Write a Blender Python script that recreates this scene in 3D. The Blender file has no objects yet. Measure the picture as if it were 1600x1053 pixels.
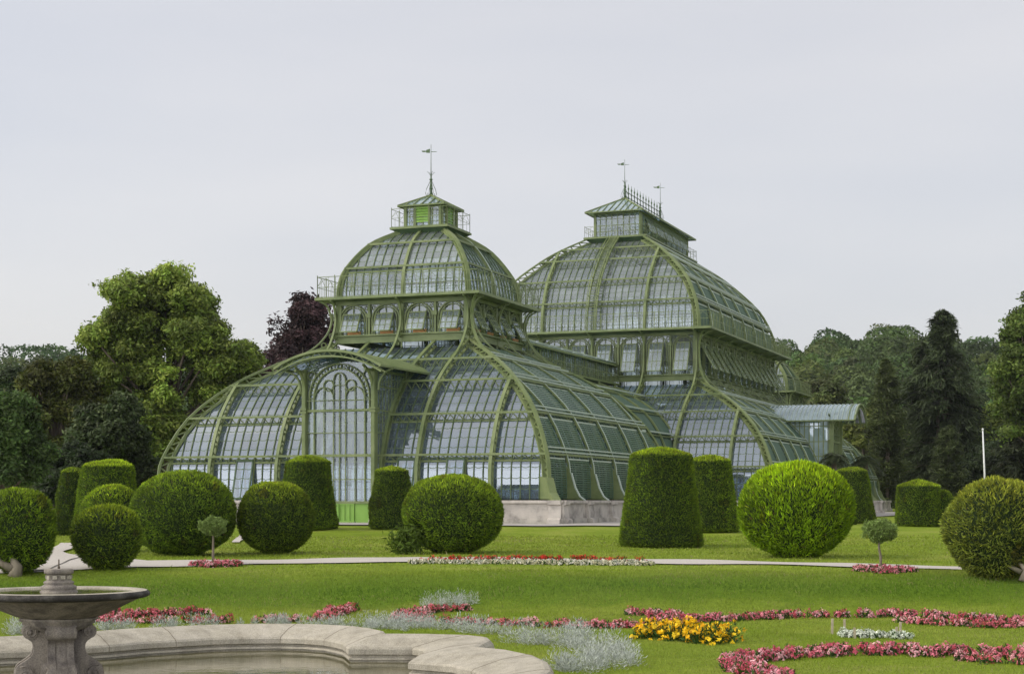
import bpy, math, random
import numpy as np
from mathutils import Vector
sc = bpy.context.scene
R = math.radians
# ---------------------------------------------------------------- camera, sky, sun, exposure
EYE = 2.5
cam = bpy.data.cameras.new('camera'); camo = bpy.data.objects.new('camera', cam); sc.collection.objects.link(camo)
camo.location = (0, 0, EYE); camo.rotation_euler = (R(90), 0, 0)
cam.sensor_width = 36; cam.lens = 2609.2/1600*36; cam.shift_y = (782.1-526.5)/1600
cam.clip_start = 0.1; cam.clip_end = 5000
sc.camera = camo
SUN_EL, SUN_AZ = 44, 268            # degrees; azimuth clockwise from +Y (the view direction)
world = bpy.data.worlds.new("World"); sc.world = world; world.use_nodes = True
wt = world.node_tree; wt.nodes.clear()
wo = wt.nodes.new('ShaderNodeOutputWorld'); bgd = wt.nodes.new('ShaderNodeBackground')
sky = wt.nodes.new('ShaderNodeTexSky'); sky.sky_type = 'NISHITA'; sky.sun_disc = False
sky.sun_elevation = R(SUN_EL); sky.sun_rotation = R(SUN_AZ); sky.dust_density = 3.0
sk = wt.nodes.new('ShaderNodeBackground'); sk.inputs['Strength'].default_value = 0.05
wt.links.new(sky.outputs[0], sk.inputs['Color'])
# overcast veil over the clear sky: paler near the horizon, soft banks of cloud
tc = wt.nodes.new('ShaderNodeTexCoord'); sep = wt.nodes.new('ShaderNodeSeparateXYZ')
wt.links.new(tc.outputs['Generated'], sep.inputs[0])
mp = wt.nodes.new('ShaderNodeMapping'); mp.inputs['Scale'].default_value = (1.6, 1.6, 6.0)
wt.links.new(tc.outputs['Generated'], mp.inputs[0])
nz = wt.nodes.new('ShaderNodeTexNoise'); nz.inputs['Scale'].default_value = 1.3; nz.inputs['Detail'].default_value = 5; nz.inputs['Roughness'].default_value = .45
wt.links.new(mp.outputs[0], nz.inputs['Vector'])
cr = wt.nodes.new('ShaderNodeValToRGB')
cr.color_ramp.elements[0].position = 0.0; cr.color_ramp.elements[0].color = (.635, .62, .63, 1)
cr.color_ramp.elements[1].position = .5; cr.color_ramp.elements[1].color = (.74, .70, .665, 1)
e = cr.color_ramp.elements.new(.17); e.color = (.665, .645, .645, 1)
wt.links.new(sep.outputs[2], cr.inputs[0])
mx = wt.nodes.new('ShaderNodeMix'); mx.data_type = 'RGBA'; mx.blend_type = 'MULTIPLY'; mx.inputs[0].default_value = 1
wt.links.new(cr.outputs[0], mx.inputs[6])
cr2 = wt.nodes.new('ShaderNodeValToRGB')
cr2.color_ramp.elements[0].position = .3; cr2.color_ramp.elements[0].color = (.87, .895, .94, 1)
cr2.color_ramp.elements[1].position = .7; cr2.color_ramp.elements[1].color = (1.10, 1.085, 1.06, 1)
wt.links.new(nz.outputs[0], cr2.inputs[0]); wt.links.new(cr2.outputs[0], mx.inputs[7])
wt.links.new(mx.outputs[2], bgd.inputs['Color']); bgd.inputs['Strength'].default_value = .88
# the brighter, thinner cloud lies low behind the camera; boosted to light the front
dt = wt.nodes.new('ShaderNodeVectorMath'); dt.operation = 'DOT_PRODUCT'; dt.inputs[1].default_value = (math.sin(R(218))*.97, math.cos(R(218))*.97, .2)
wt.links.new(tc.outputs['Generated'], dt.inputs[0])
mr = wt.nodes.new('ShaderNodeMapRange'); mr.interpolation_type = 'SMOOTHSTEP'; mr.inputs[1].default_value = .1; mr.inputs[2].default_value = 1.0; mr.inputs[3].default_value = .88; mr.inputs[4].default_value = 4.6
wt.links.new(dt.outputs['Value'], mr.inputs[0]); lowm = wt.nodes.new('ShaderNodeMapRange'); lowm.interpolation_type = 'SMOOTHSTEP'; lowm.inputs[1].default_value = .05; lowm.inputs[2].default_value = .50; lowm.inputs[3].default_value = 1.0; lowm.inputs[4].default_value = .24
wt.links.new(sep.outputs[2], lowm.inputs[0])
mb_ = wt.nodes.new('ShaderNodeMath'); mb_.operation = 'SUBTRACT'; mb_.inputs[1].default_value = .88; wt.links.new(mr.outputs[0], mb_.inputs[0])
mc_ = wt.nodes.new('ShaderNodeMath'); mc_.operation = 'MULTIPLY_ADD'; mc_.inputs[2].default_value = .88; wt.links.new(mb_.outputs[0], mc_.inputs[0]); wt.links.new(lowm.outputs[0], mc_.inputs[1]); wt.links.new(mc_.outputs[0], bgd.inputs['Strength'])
ad = wt.nodes.new('ShaderNodeAddShader')
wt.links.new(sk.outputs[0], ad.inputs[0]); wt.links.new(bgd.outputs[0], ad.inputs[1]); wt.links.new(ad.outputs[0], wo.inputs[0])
sun = bpy.data.lights.new('sun', 'SUN'); sun.energy = 1.5; sun.angle = R(14); sun.color = (1, .93, .80)
suno = bpy.data.objects.new('sun', sun); sc.collection.objects.link(suno)
sd = Vector((math.sin(R(SUN_AZ))*math.cos(R(SUN_EL)), math.cos(R(SUN_AZ))*math.cos(R(SUN_EL)), math.sin(R(SUN_EL))))
suno.rotation_euler = sd.to_track_quat('Z', 'Y').to_euler(); suno.location = (0, 0, 60)
vs = sc.view_settings; vs.view_transform = 'Standard'; vs.look = 'None'; vs.gamma = 1; vs.use_curve_mapping = False
vs.exposure = 0.0
sc.cycles.transparent_max_bounces = 24; sc.cycles.max_bounces = 6

# ---------------------------------------------------------------- helpers
rng = np.random.default_rng(7); random.seed(7)
def link(o, parent=None):
    sc.collection.objects.link(o)
    if parent is not None: o.parent = parent
    return o
def tag(o, label=None, cat=None, group=None, kind=None):
    if label: o['label'] = label
    if cat: o['category'] = cat
    if group: o['group'] = group
    if kind: o['kind'] = kind
    return o
def empty(name, loc=(0, 0, 0), rz=0.0):
    o = bpy.data.objects.new(name, None); o.location = loc; o.rotation_euler = (0, 0, rz); o.empty_display_size = .3
    return link(o)
class MB:
    """collects faces of several materials, builds ONE mesh object"""
    def __init__(s): s.v = []; s.f = []; s.m = []; s.uv = []; s.mats = []; s.sm = []
    def mi(s, mat):
        if mat not in s.mats: s.mats.append(mat)
        return s.mats.index(mat)
    def face(s, pts, mat, uv=None, smooth=False):
        n = len(s.v); s.v.extend([tuple(p) for p in pts]); s.f.append(tuple(range(n, n+len(pts)))); s.m.append(s.mi(mat))
        s.uv.append(uv if uv else [(p[0]+p[1]*.37, p[2]) for p in pts]); s.sm.append(smooth)
    def add(s, verts, faces, mat, smooth=False):
        n = len(s.v); s.v.extend([tuple(p) for p in verts]); i = s.mi(mat)
        for f in faces:
            s.f.append(tuple(n+k for k in f)); s.m.append(i); s.sm.append(smooth)
            s.uv.append([(verts[k][0]+verts[k][1]*.37, verts[k][2]) for k in f])
    def box(s, c, h, mat, rz=0):
        ca, sa = math.cos(rz), math.sin(rz); vs_ = []
        for z in (-1, 1):
            for x, y in ((-1, -1), (1, -1), (1, 1), (-1, 1)):
                X, Y = x*h[0], y*h[1]; vs_.append((c[0]+X*ca-Y*sa, c[1]+X*sa+Y*ca, c[2]+z*h[2]))
        s.add(vs_, [(3, 2, 1, 0), (4, 5, 6, 7), (0, 1, 5, 4), (1, 2, 6, 5), (2, 3, 7, 6), (3, 0, 4, 7)], mat)
    def sweep(s, path, side, w, h, mat, caps=True):
        """box section along a path; side = fixed width direction; h = thickness along the other normal"""
        P = [Vector(p) for p in path]; sd_ = Vector(side).normalized(); vs_ = []; n = len(P)
        for i, p in enumerate(P):
            t = (P[min(i+1, n-1)]-P[max(i-1, 0)])
            nn = t.cross(sd_)
            if nn.length < 1e-6: nn = Vector((0, 0, 1))
            nn.normalize()
            for a, b in ((-1, -1), (1, -1), (1, 1), (-1, 1)): vs_.append(tuple(p+sd_*(a*w/2)+nn*(b*h/2)))
        fs = []
        for i in range(n-1):
            for k in range(4): fs.append((i*4+k, i*4+(k+1) % 4, (i+1)*4+(k+1) % 4, (i+1)*4+k))
        if caps: fs.append((3, 2, 1, 0)); fs.append(tuple((n-1)*4+k for k in range(4)))
        s.add(vs_, fs, mat)
    def bar(s, a, b, w, mat, h=None):
        a = Vector(a); b = Vector(b); t = b-a
        if t.length < 1e-6: return
        side = t.cross(Vector((0, 0, 1)))
        if side.length < 1e-4*t.length: side = Vector((1, 0, 0))
        s.sweep([a, b], side, w, h or w, mat)
    def tube(s, path, rad, mat, n=6, smooth=True):
        P = [Vector(p) for p in path]; m = len(P); rr = rad if hasattr(rad, '__len__') else [rad]*m; vs_ = []
        ref = Vector((0, 0, 1))
        for i, p in enumerate(P):
            t = (P[min(i+1, m-1)]-P[max(i-1, 0)]).normalized()
            if abs(t.dot(ref)) > .95: ref = Vector((1, .1, 0))
            a = t.cross(ref).normalized(); b = t.cross(a)
            for k in range(n):
                an = 2*math.pi*k/n; vs_.append(tuple(p+a*(rr[i]*math.cos(an))+b*(rr[i]*math.sin(an))))
        fs = []
        for i in range(m-1):
            for k in range(n): fs.append((i*n+k, i*n+(k+1) % n, (i+1)*n+(k+1) % n, (i+1)*n+k))
        fs.append(tuple(range(n-1, -1, -1))); fs.append(tuple((m-1)*n+k for k in range(n)))
        s.add(vs_, fs, mat, smooth)
    def lathe(s, prof, mat, c=(0, 0, 0), n=48, smooth=True, f=None):
        vs_ = []; m = len(prof)
        for (r, z) in prof:
            for k in range(n):
                an = 2*math.pi*k/n; q = f(an, r, z) if f else r
                vs_.append((c[0]+q*math.cos(an), c[1]+q*math.sin(an), c[2]+z))
        fs = [(i*n+k, i*n+(k+1) % n, (i+1)*n+(k+1) % n, (i+1)*n+k) for i in range(m-1) for k in range(n)]
        s.add(vs_, fs, mat, smooth)
    def build(s, name, parent=None):
        me = bpy.data.meshes.new(name); me.from_pydata(s.v, [], s.f)
        for m in s.mats: me.materials.append(m)
        me.polygons.foreach_set('material_index', s.m); me.polygons.foreach_set('use_smooth', s.sm)
        ul = me.uv_layers.new(name='UVMap'); ul.data.foreach_set('uv', [c for u in s.uv for p in u for c in p])
        me.update(); return link(bpy.data.objects.new(name, me), parent)
def quads_mesh(name, V, mat, col=None, parent=None, F=None, smooth=False):
    """V (n,4,3) array of loose quads, col (n,3) colour per quad"""
    n = len(V); me = bpy.data.meshes.new(name)
    me.vertices.add(n*4); me.vertices.foreach_set('co', V.reshape(-1).astype(np.float32))
    me.loops.add(n*4); me.loops.foreach_set('vertex_index', np.arange(n*4, dtype=np.int32))
    me.polygons.add(n); me.polygons.foreach_set('loop_start', np.arange(0, n*4, 4, dtype=np.int32)); me.polygons.foreach_set('loop_total', np.full(n, 4, dtype=np.int32))
    if col is not None:
        at = me.color_attributes.new('col', 'FLOAT_COLOR', 'POINT')
        c = np.ones((n, 4, 4), np.float32); c[:, :, :3] = col[:, None, :]; at.data.foreach_set('color', c.reshape(-1))
    me.materials.append(mat); me.update(); me.validate()
    return link(bpy.data.objects.new(name, me), parent)
def unit(a): return a/np.maximum(np.linalg.norm(a, axis=-1, keepdims=True), 1e-9)
def leaf_quads(c, nrm, size, aspect=1.0, along=None):
    """leaf cards: centre c, facing nrm; diamond shaped"""
    n = len(c); r = rng.normal(size=(n, 3)) if along is None else along
    a = unit(np.cross(nrm, r)); b = unit(np.cross(a, nrm)); size = np.asarray(size).reshape(-1, 1)
    if along is not None: a, b = unit(np.cross(nrm, along)), unit(along)
    return np.stack([c-b*size, c+a*size*aspect*.5-b*size*.1, c+b*size, c-a*size*aspect*.5-b*size*.1], axis=1)
# value noise
_g = rng.random((16, 16, 16))
def vnoise(p):
    p = np.asarray(p, float); i = np.floor(p).astype(int); f = p-i; f = f*f*(3-2*f); out = 0
    for dx in (0, 1):
        for dy in (0, 1):
            for dz in (0, 1):
                w = (f[..., 0] if dx else 1-f[..., 0])*(f[..., 1] if dy else 1-f[..., 1])*(f[..., 2] if dz else 1-f[..., 2])
                out = out+w*_g[(i[..., 0]+dx) % 16, (i[..., 1]+dy) % 16, (i[..., 2]+dz) % 16]
    return out

# ---------------------------------------------------------------- materials
def nodes(name):
    m = bpy.data.materials.new(name); m.use_nodes = True; t = m.node_tree; b = t.nodes['Principled BSDF']; return m, t, b
def N(t, typ, **kw):
    n = t.nodes.new(typ)
    for k, v in kw.items(): setattr(n, k, v)
    return n
def ramp(t, src, stops):
    r = N(t, 'ShaderNodeValToRGB'); els = r.color_ramp.elements
    while len(els) < len(stops): els.new(.5)
    for e_, (p, c) in zip(els, stops): e_.position = p; e_.color = (*c, 1)
    t.links.new(src, r.inputs[0]); return r
def noise_mat(name, c1, c2, scale=3, rough=.7, detail=6, bump=0.0, bscale=None, c3=None, coord='Object', spec=.3, metallic=0, stretch=None, dist=0.05):
    m, t, b = nodes(name); tcn = N(t, 'ShaderNodeTexCoord'); v = tcn.outputs[coord]
    if stretch:
        mpn = N(t, 'ShaderNodeMapping'); mpn.inputs['Scale'].default_value = stretch; t.links.new(v, mpn.inputs[0]); v = mpn.outputs[0]
    n = N(t, 'ShaderNodeTexNoise'); n.inputs['Scale'].default_value = scale; n.inputs['Detail'].default_value = detail; n.inputs['Roughness'].default_value = .65
    t.links.new(v, n.inputs['Vector'])
    st = [(.3, c1), (.7, c2)] if c3 is None else [(.28, c1), (.5, c2), (.74, c3)]
    r = ramp(t, n.outputs[0], st); t.links.new(r.outputs[0], b.inputs['Base Color'])
    b.inputs['Roughness'].default_value = rough; b.inputs['Specular IOR Level'].default_value = spec; b.inputs['Metallic'].default_value = metallic
    if bump:
        n2 = N(t, 'ShaderNodeTexNoise'); n2.inputs['Scale'].default_value = bscale or scale*6; n2.inputs['Detail'].default_value = 5; t.links.new(v, n2.inputs['Vector'])
        bp = N(t, 'ShaderNodeBump'); bp.inputs['Strength'].default_value = bump; bp.inputs['Distance'].default_value = dist
        t.links.new(n2.outputs[0], bp.inputs['Height']); t.links.new(bp.outputs[0], b.inputs['Normal'])
    return m
def leaf_mat(name, trans=.25, rough=.65, hue=(1, 1, 1)):
    m, t, b = nodes(name); at = N(t, 'ShaderNodeAttribute'); at.attribute_name = 'col'
    t.links.new(at.outputs['Color'], b.inputs['Base Color']); b.inputs['Roughness'].default_value = rough; b.inputs['Specular IOR Level'].default_value = .25
    tr = N(t, 'ShaderNodeBsdfTranslucent'); t.links.new(at.outputs['Color'], tr.inputs['Color'])
    ms = N(t, 'ShaderNodeMixShader'); ms.inputs[0].default_value = trans
    t.links.new(b.outputs[0], ms.inputs[1]); t.links.new(tr.outputs[0], ms.inputs[2]); t.links.new(ms.outputs[0], t.nodes['Material Output'].inputs[0]); return m
PAINT = noise_mat('green_paint', (.088, .122, .048), (.152, .194, .078), scale=.9, rough=.45, c3=(.205, .24, .112), detail=8, bump=.05, bscale=6)
PAINTM = noise_mat('glazing_bar_paint', (.065, .100, .040), (.095, .135, .055), scale=1.2, rough=.5)
PAINTD = noise_mat('dark_and_shaded_green_paint', (.045, .085, .04), (.075, .12, .055), scale=1.2, rough=.5)  # dark ironwork; also stands in for shade on the unlit right side
PAINTB = noise_mat('door_green_paint', (.17, .33, .05), (.21, .38, .07), scale=1.5, rough=.4)
RAIL = noise_mat('pale_rail_paint', (.34, .42, .36), (.45, .52, .45), scale=2, rough=.4)
SHUT = noise_mat('shutter_slats', (.070, .130, .088), (.100, .170, .118), scale=.8, rough=.4, c3=(.15, .22, .165), stretch=(1, 1, .3))
SHUTB = noise_mat('shutter_cloth', (.055, .105, .070), (.085, .140, .098), scale=.6, rough=.7, stretch=(2, 2, .3))
ORANGE = noise_mat('varnished_wood', (.35, .16, .05), (.5, .25, .09), scale=3, rough=.5)
STONE = noise_mat('plinth_stone', (.16, .15, .14), (.44, .41, .37), scale=1.1, rough=.85, c3=(.55, .51, .46), detail=9, bump=.25, bscale=9)
def glass_mat(name, tint=(.80, .88, .90), dust=(.40, .44, .45), dustfac=.42, spec=.16, lap=True, jitter=.06, rough=.04):
    m, t, b = nodes(name); t.nodes.remove(b)
    uv = N(t, 'ShaderNodeUVMap'); uv.uv_map = 'UVMap'; sp = N(t, 'ShaderNodeSeparateXYZ'); t.links.new(uv.outputs[0], sp.inputs[0])
    fl = N(t, 'ShaderNodeVectorMath', operation='FLOOR'); t.links.new(uv.outputs[0], fl.inputs[0])
    wn = N(t, 'ShaderNodeTexWhiteNoise', noise_dimensions='3D'); t.links.new(fl.outputs[0], wn.inputs['Vector'])
    # every pane sits a little differently in its frame
    geo = N(t, 'ShaderNodeNewGeometry'); sb = N(t, 'ShaderNodeVectorMath', operation='SUBTRACT'); sb.inputs[1].default_value = (.5, .5, .5)
    t.links.new(wn.outputs['Color'], sb.inputs[0]); sca = N(t, 'ShaderNodeVectorMath', operation='SCALE'); sca.inputs['Scale'].default_value = jitter
    t.links.new(sb.outputs[0], sca.inputs[0]); an = N(t, 'ShaderNodeVectorMath', operation='ADD'); t.links.new(geo.outputs['Normal'], an.inputs[0]); t.links.new(sca.outputs[0], an.inputs[1])
    nn = N(t, 'ShaderNodeVectorMath', operation='NORMALIZE'); t.links.new(an.outputs[0], nn.inputs[0])
    tr = N(t, 'ShaderNodeBsdfTransparent'); tr.inputs[0].default_value = (*tint, 1)
    df = N(t, 'ShaderNodeBsdfDiffuse')
    tcn = N(t, 'ShaderNodeTexCoord'); nz_ = N(t, 'ShaderNodeTexNoise'); nz_.inputs['Scale'].default_value = .35; nz_.inputs['Detail'].default_value = 8; nz_.inputs['Roughness'].default_value = .7
    t.links.new(tcn.outputs['Object'], nz_.inputs['Vector'])
    rp = ramp(t, nz_.outputs[0], [(.3, tuple(c*.85 for c in dust)), (.75, tuple(min(1, c*1.12) for c in dust))])
    t.links.new(rp.outputs[0], df.inputs[0])
    ma = N(t, 'ShaderNodeMath', operation='MULTIPLY_ADD'); ma.inputs[1].default_value = .22; ma.inputs[2].default_value = dustfac-.11
    t.links.new(wn.outputs['Value'], ma.inputs[0])
    nm = N(t, 'ShaderNodeMath', operation='MULTIPLY_ADD'); nm.inputs[1].default_value = .24; nm.inputs[2].default_value = -.12; t.links.new(nz_.outputs[0], nm.inputs[0])
    ad_ = N(t, 'ShaderNodeMath', operation='ADD', use_clamp=True); t.links.new(ma.outputs[0], ad_.inputs[0]); t.links.new(nm.outputs[0], ad_.inputs[1])
    m1 = N(t, 'ShaderNodeMixShader'); t.links.new(ad_.outputs[0], m1.inputs[0]); t.links.new(tr.outputs[0], m1.inputs[1]); t.links.new(df.outputs[0], m1.inputs[2])
    gl = N(t, 'ShaderNodeBsdfGlossy'); gl.inputs['Roughness'].default_value = rough; gl.inputs['Color'].default_value = (.72, .80, .90, 1); t.links.new(nn.outputs[0], gl.inputs['Normal'])
    fr = N(t, 'ShaderNodeFresnel'); fr.inputs['IOR'].default_value = 1.5; t.links.new(nn.outputs[0], fr.inputs['Normal'])
    fa = N(t, 'ShaderNodeMath', operation='MULTIPLY_ADD', use_clamp=True); fa.inputs[1].default_value = 1.3; fa.inputs[2].default_value = spec; t.links.new(fr.outputs[0], fa.inputs[0])
    m2 = N(t, 'ShaderNodeMixShader'); t.links.new(fa.outputs[0], m2.inputs[0]); t.links.new(m1.outputs[0], m2.inputs[1]); t.links.new(gl.outputs[0], m2.inputs[2])
    last = m2
    if lap:  # the scalloped lower edge where one pane laps over the next
        fx = N(t, 'ShaderNodeMath', operation='FRACT'); t.links.new(sp.outputs[0], fx.inputs[0])
        sx = N(t, 'ShaderNodeMath', operation='SUBTRACT'); sx.inputs[1].default_value = .5; t.links.new(fx.outputs[0], sx.inputs[0])
        pw = N(t, 'ShaderNodeMath', operation='POWER'); pw.inputs[1].default_value = 2; ab = N(t, 'ShaderNodeMath', operation='ABSOLUTE'); t.links.new(sx.outputs[0], ab.inputs[0]); t.links.new(ab.outputs[0], pw.inputs[0])
        my = N(t, 'ShaderNodeMath', operation='MULTIPLY_ADD'); my.inputs[1].default_value = -.55; t.links.new(pw.outputs[0], my.inputs[0]); t.links.new(sp.outputs[1], my.inputs[2])
        fy = N(t, 'ShaderNodeMath', operation='FRACT'); t.links.new(my.outputs[0], fy.inputs[0])
        lt = N(t, 'ShaderNodeMath', operation='LESS_THAN'); lt.inputs[1].default_value = .085; t.links.new(fy.outputs[0], lt.inputs[0])
        d2 = N(t, 'ShaderNodeBsdfDiffuse'); d2.inputs[0].default_value = (.11, .15, .08, 1)
        lf = N(t, 'ShaderNodeMath', operation='MULTIPLY'); lf.inputs[1].default_value = .8; t.links.new(lt.outputs[0], lf.inputs[0])
        m3 = N(t, 'ShaderNodeMixShader'); t.links.new(lf.outputs[0], m3.inputs[0]); t.links.new(m2.outputs[0], m3.inputs[1]); t.links.new(d2.outputs[0], m3.inputs[2]); last = m3
    t.links.new(last.outputs[0], t.nodes['Material Output'].inputs[0]); return m
GLASS = glass_mat('roof_glass', dust=(.22, .28, .33), dustfac=.33, spec=.16, tint=(.60,.74,.84), jitter=.022)
GLASSD = glass_mat('dome_glass', dust=(.31, .35, .34), dustfac=.40, spec=.08, jitter=.03)
GLASSW = glass_mat('window_glass', dust=(.27, .31, .27), dustfac=.32, spec=.05, lap=False, jitter=.03)
GLASSR = glass_mat('canopy_glass', tint=(.55, .75, .7), dust=(.22, .36, .24), dustfac=.75, spec=.08, lap=False)
GLASSB = glass_mat('blue_canopy_glass', dust=(.38, .49, .49), dustfac=.64, spec=.12, lap=False)
GLASSS = glass_mat('sash_glass', dust=(.26, .31, .29), dustfac=.5, spec=.08, lap=False, jitter=.02)

# ---------------------------------------------------------------- ground
GZ = [(-60, -2.5), (38.3, -2.5), (38.9, -2.46), (42.4, -1.94), (43.6, -1.87), (48, -1.80), (59, -1.67), (70, -1.55), (72, -1.52), (76.5, -1.28), (79, -1.25), (85, -1.24), (240, -1.24)]
gx = np.array([a for a, _ in GZ]); gzv = np.array([b for _, b in GZ])
def gz(X, Y):
    """height of the ground relative to the eye"""
    Yb = Y+.8*np.sin(X*.12)+.3*np.sin(X*.41+1)
    z = np.interp(Yb, gx, gzv)
    z = z+.012*np.sin(X*1.3+Y*.9)+.01*np.sin(X*.7-Y*1.7)
    far = np.clip((Y-250)/260, 0, 1); far = far*far*(3-2*far)
    side = np.clip((np.abs(X+5)-30)/70, 0, 1)
    hill = 27+11*np.exp(-((X-90)/60.)**2)+13*np.exp(-((X+120)/45.)**2)-8*np.clip((np.abs(X-70)-60)/80, 0, 1)
    return z+far*hill*(.55+.45*side)
def gw(X, Y): return float(gz(np.float64(X), np.float64(Y)))+EYE
def at(px, py):
    """where the sight line through a point of the photograph meets the ground: world (X, Y)"""
    k = (py-782.1)/2609.2; Y = np.linspace(15, 130, 4601); X = (px-800)/2609.2*Y
    h = gz(X, Y)+k*Y; i = int(np.argmax(h > 0)); return float(X[i]), float(Y[i])
BC = np.array([-6.16, 22.7]); TH = R(20.685)
BO = [(-7.0, .2), (-6.3, 1.6), (-5.2, 2.4), (-4.2, 2.7), (-3.24, 2.94), (-2.9, 3.5), (-2.53, 4.33), (-2.33, 5.0), (-1.98, 5.59), (-1.5, 6.3), (-.81, 6.84), (-.1, 7.1), (.5, 7.1), (1.1, 6.95), (1.58, 6.63), (2.0, 6.2), (2.27, 5.71), (2.3, 5.65),
      (3.0, 5.85), (3.72, 5.84), (4.1, 5.6), (4.35, 5.1), (4.5, 4.4), (4.6, 4.0), (4.66, 3.86), (5.2, 3.62), (5.8, 3.0), (6.35, 2.1), (6.75, 1.1), (6.95, .2)]
BI = [(-6.1, .2), (-5.6, 1.1), (-4.8, 1.7), (-3.9, 2.0), (-2.95, 2.2), (-2.3, 2.9), (-1.85, 3.9), (-1.65, 4.6), (-1.35, 5.1), (-1.0, 5.7), (-.5, 6.1), (-.05, 6.32), (.4, 6.35), (.85, 6.2), (1.2, 5.9), (1.5, 5.6), (1.75, 5.2), (1.97, 4.86),
      (2.5, 5.05), (2.92, 5.2), (3.2, 5.0), (3.4, 4.6), (3.5, 4.2), (3.6, 3.8), (3.8, 3.1), (4.6, 2.85), (5.1, 2.35), (5.55, 1.75), (5.85, .9), (6.05, .1)]
def bw(p, q): return np.array([BC[0]+p*math.cos(TH)+q*math.sin(TH), BC[1]-p*math.sin(TH)+q*math.cos(TH)])
OUT = [bw(*p) for p in BO]+[bw(p, -q) for p, q in reversed(BO)]
INN = [bw(*p) for p in BI]+[bw(p, -q) for p, q in reversed(BI)]
MID = [(a*.5+b*.5) for a, b in zip(OUT, INN)]
def inpoly(X, Y, poly):
    ins = np.zeros(X.shape, bool); n = len(poly)
    for i in range(n):
        x1, y1 = poly[i]; x2, y2 = poly[(i+1) % n]
        c = ((y1 > Y) != (y2 > Y)); xx = (x2-x1)*(Y-y1)/((y2-y1) if abs(y2-y1) > 1e-9 else 1e-9)+x1
        ins ^= c & (X < xx)
    return ins
def grid_mesh(name, xs, ys, mat, hole=None, dz=0.0):
    X, Y = np.meshgrid(xs, ys); Z = gz(X, Y)+EYE+dz
    if hole is not None: Z = np.where(inpoly(X, Y, hole), EYE-3.1, Z)
    V = np.stack([X, Y, Z], -1).reshape(-1, 3); nx, ny = len(xs), len(ys)
    i = np.arange((nx-1)*(ny-1)); r, c = i//(nx-1), i % (nx-1); a = r*nx+c
    F = np.stack([a, a+1, a+nx+1, a+nx], 1)
    me = bpy.data.meshes.new(name); me.from_pydata(V.tolist(), [], F.tolist()); me.polygons.foreach_set('use_smooth', [True]*len(F)); me.materials.append(mat)
    return link(bpy.data.objects.new(name, me))
# lawn material: mown turf with patches, dry bits, blade-scale grain
m, t, b = nodes('lawn'); tcn = N(t, 'ShaderNodeTexCoord')
def nzn(scale, det=6, v=None, ro=.6):
    n = N(t, 'ShaderNodeTexNoise'); n.inputs['Scale'].default_value = scale; n.inputs['Detail'].default_value = det; n.inputs['Roughness'].default_value = ro; t.links.new(v or tcn.outputs['Object'], n.inputs['Vector']); return n
n1 = nzn(.35, 8); n2 = nzn(9, 6, ro=.75); n3 = nzn(45, 3)
r1 = ramp(t, n1.outputs[0], [(.3, (.140, .212, .014)), (.5, (.200, .280, .024)), (.70, (.290, .325, .065))])
r2 = ramp(t, n2.outputs[0], [(.28, (.62, .66, .6)), (.7, (1.25, 1.2, 1.25))])
mm = N(t, 'ShaderNodeMix', data_type='RGBA', blend_type='MULTIPLY'); mm.inputs[0].default_value = 1
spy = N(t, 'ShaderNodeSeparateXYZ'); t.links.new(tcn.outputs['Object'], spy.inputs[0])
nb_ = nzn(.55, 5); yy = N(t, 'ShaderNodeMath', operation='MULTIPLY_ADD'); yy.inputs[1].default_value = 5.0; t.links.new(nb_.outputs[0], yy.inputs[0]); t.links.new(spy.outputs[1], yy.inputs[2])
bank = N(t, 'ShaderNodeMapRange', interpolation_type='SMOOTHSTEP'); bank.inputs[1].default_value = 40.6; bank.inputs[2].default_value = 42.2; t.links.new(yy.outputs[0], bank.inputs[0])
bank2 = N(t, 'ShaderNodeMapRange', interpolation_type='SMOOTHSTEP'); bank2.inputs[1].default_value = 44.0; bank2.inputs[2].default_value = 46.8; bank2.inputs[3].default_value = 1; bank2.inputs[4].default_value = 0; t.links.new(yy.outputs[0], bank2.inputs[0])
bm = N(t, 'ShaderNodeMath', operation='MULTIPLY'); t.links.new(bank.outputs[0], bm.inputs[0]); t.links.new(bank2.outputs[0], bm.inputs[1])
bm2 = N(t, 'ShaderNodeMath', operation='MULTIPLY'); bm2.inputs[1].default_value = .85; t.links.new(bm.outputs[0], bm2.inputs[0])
bank_tone = N(t, 'ShaderNodeMix', data_type='RGBA'); bank_tone.inputs[7].default_value = (.100, .185, .010, 1); t.links.new(bm2.outputs[0], bank_tone.inputs[0]); t.links.new(r1.outputs[0], bank_tone.inputs[6])  # deeper green along the bank, put into the lawn colour
t.links.new(bank_tone.outputs[2], mm.inputs[6]); t.links.new(r2.outputs[0], mm.inputs[7]); t.links.new(mm.outputs[2], b.inputs['Base Color'])
b.inputs['Roughness'].default_value = .9; b.inputs['Specular IOR Level'].default_value = .1
bp = N(t, 'ShaderNodeBump'); bp.inputs['Strength'].default_value = .8; bp.inputs['Distance'].default_value = .05
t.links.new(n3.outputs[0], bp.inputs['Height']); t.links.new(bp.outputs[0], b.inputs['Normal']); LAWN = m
xs = np.unique(np.concatenate([np.linspace(-1200, -60, 30), np.arange(-60, -18, 1.5), np.arange(-18, 24, .25), np.arange(24, 90, 1.5), np.linspace(90, 1200, 30)]))
ys = np.unique(np.concatenate([np.linspace(-60, 14, 20), np.arange(14, 48, .25), np.arange(48, 110, 1.0), np.arange(110, 240, 10), np.linspace(240, 560, 40), np.linspace(560, 2600, 12)]))
g = grid_mesh('ground', xs, ys, LAWN, hole=[tuple(v) for v in MID]); tag(g, 'mown green lawn of the parterre', 'lawn', kind='structure')
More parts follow.
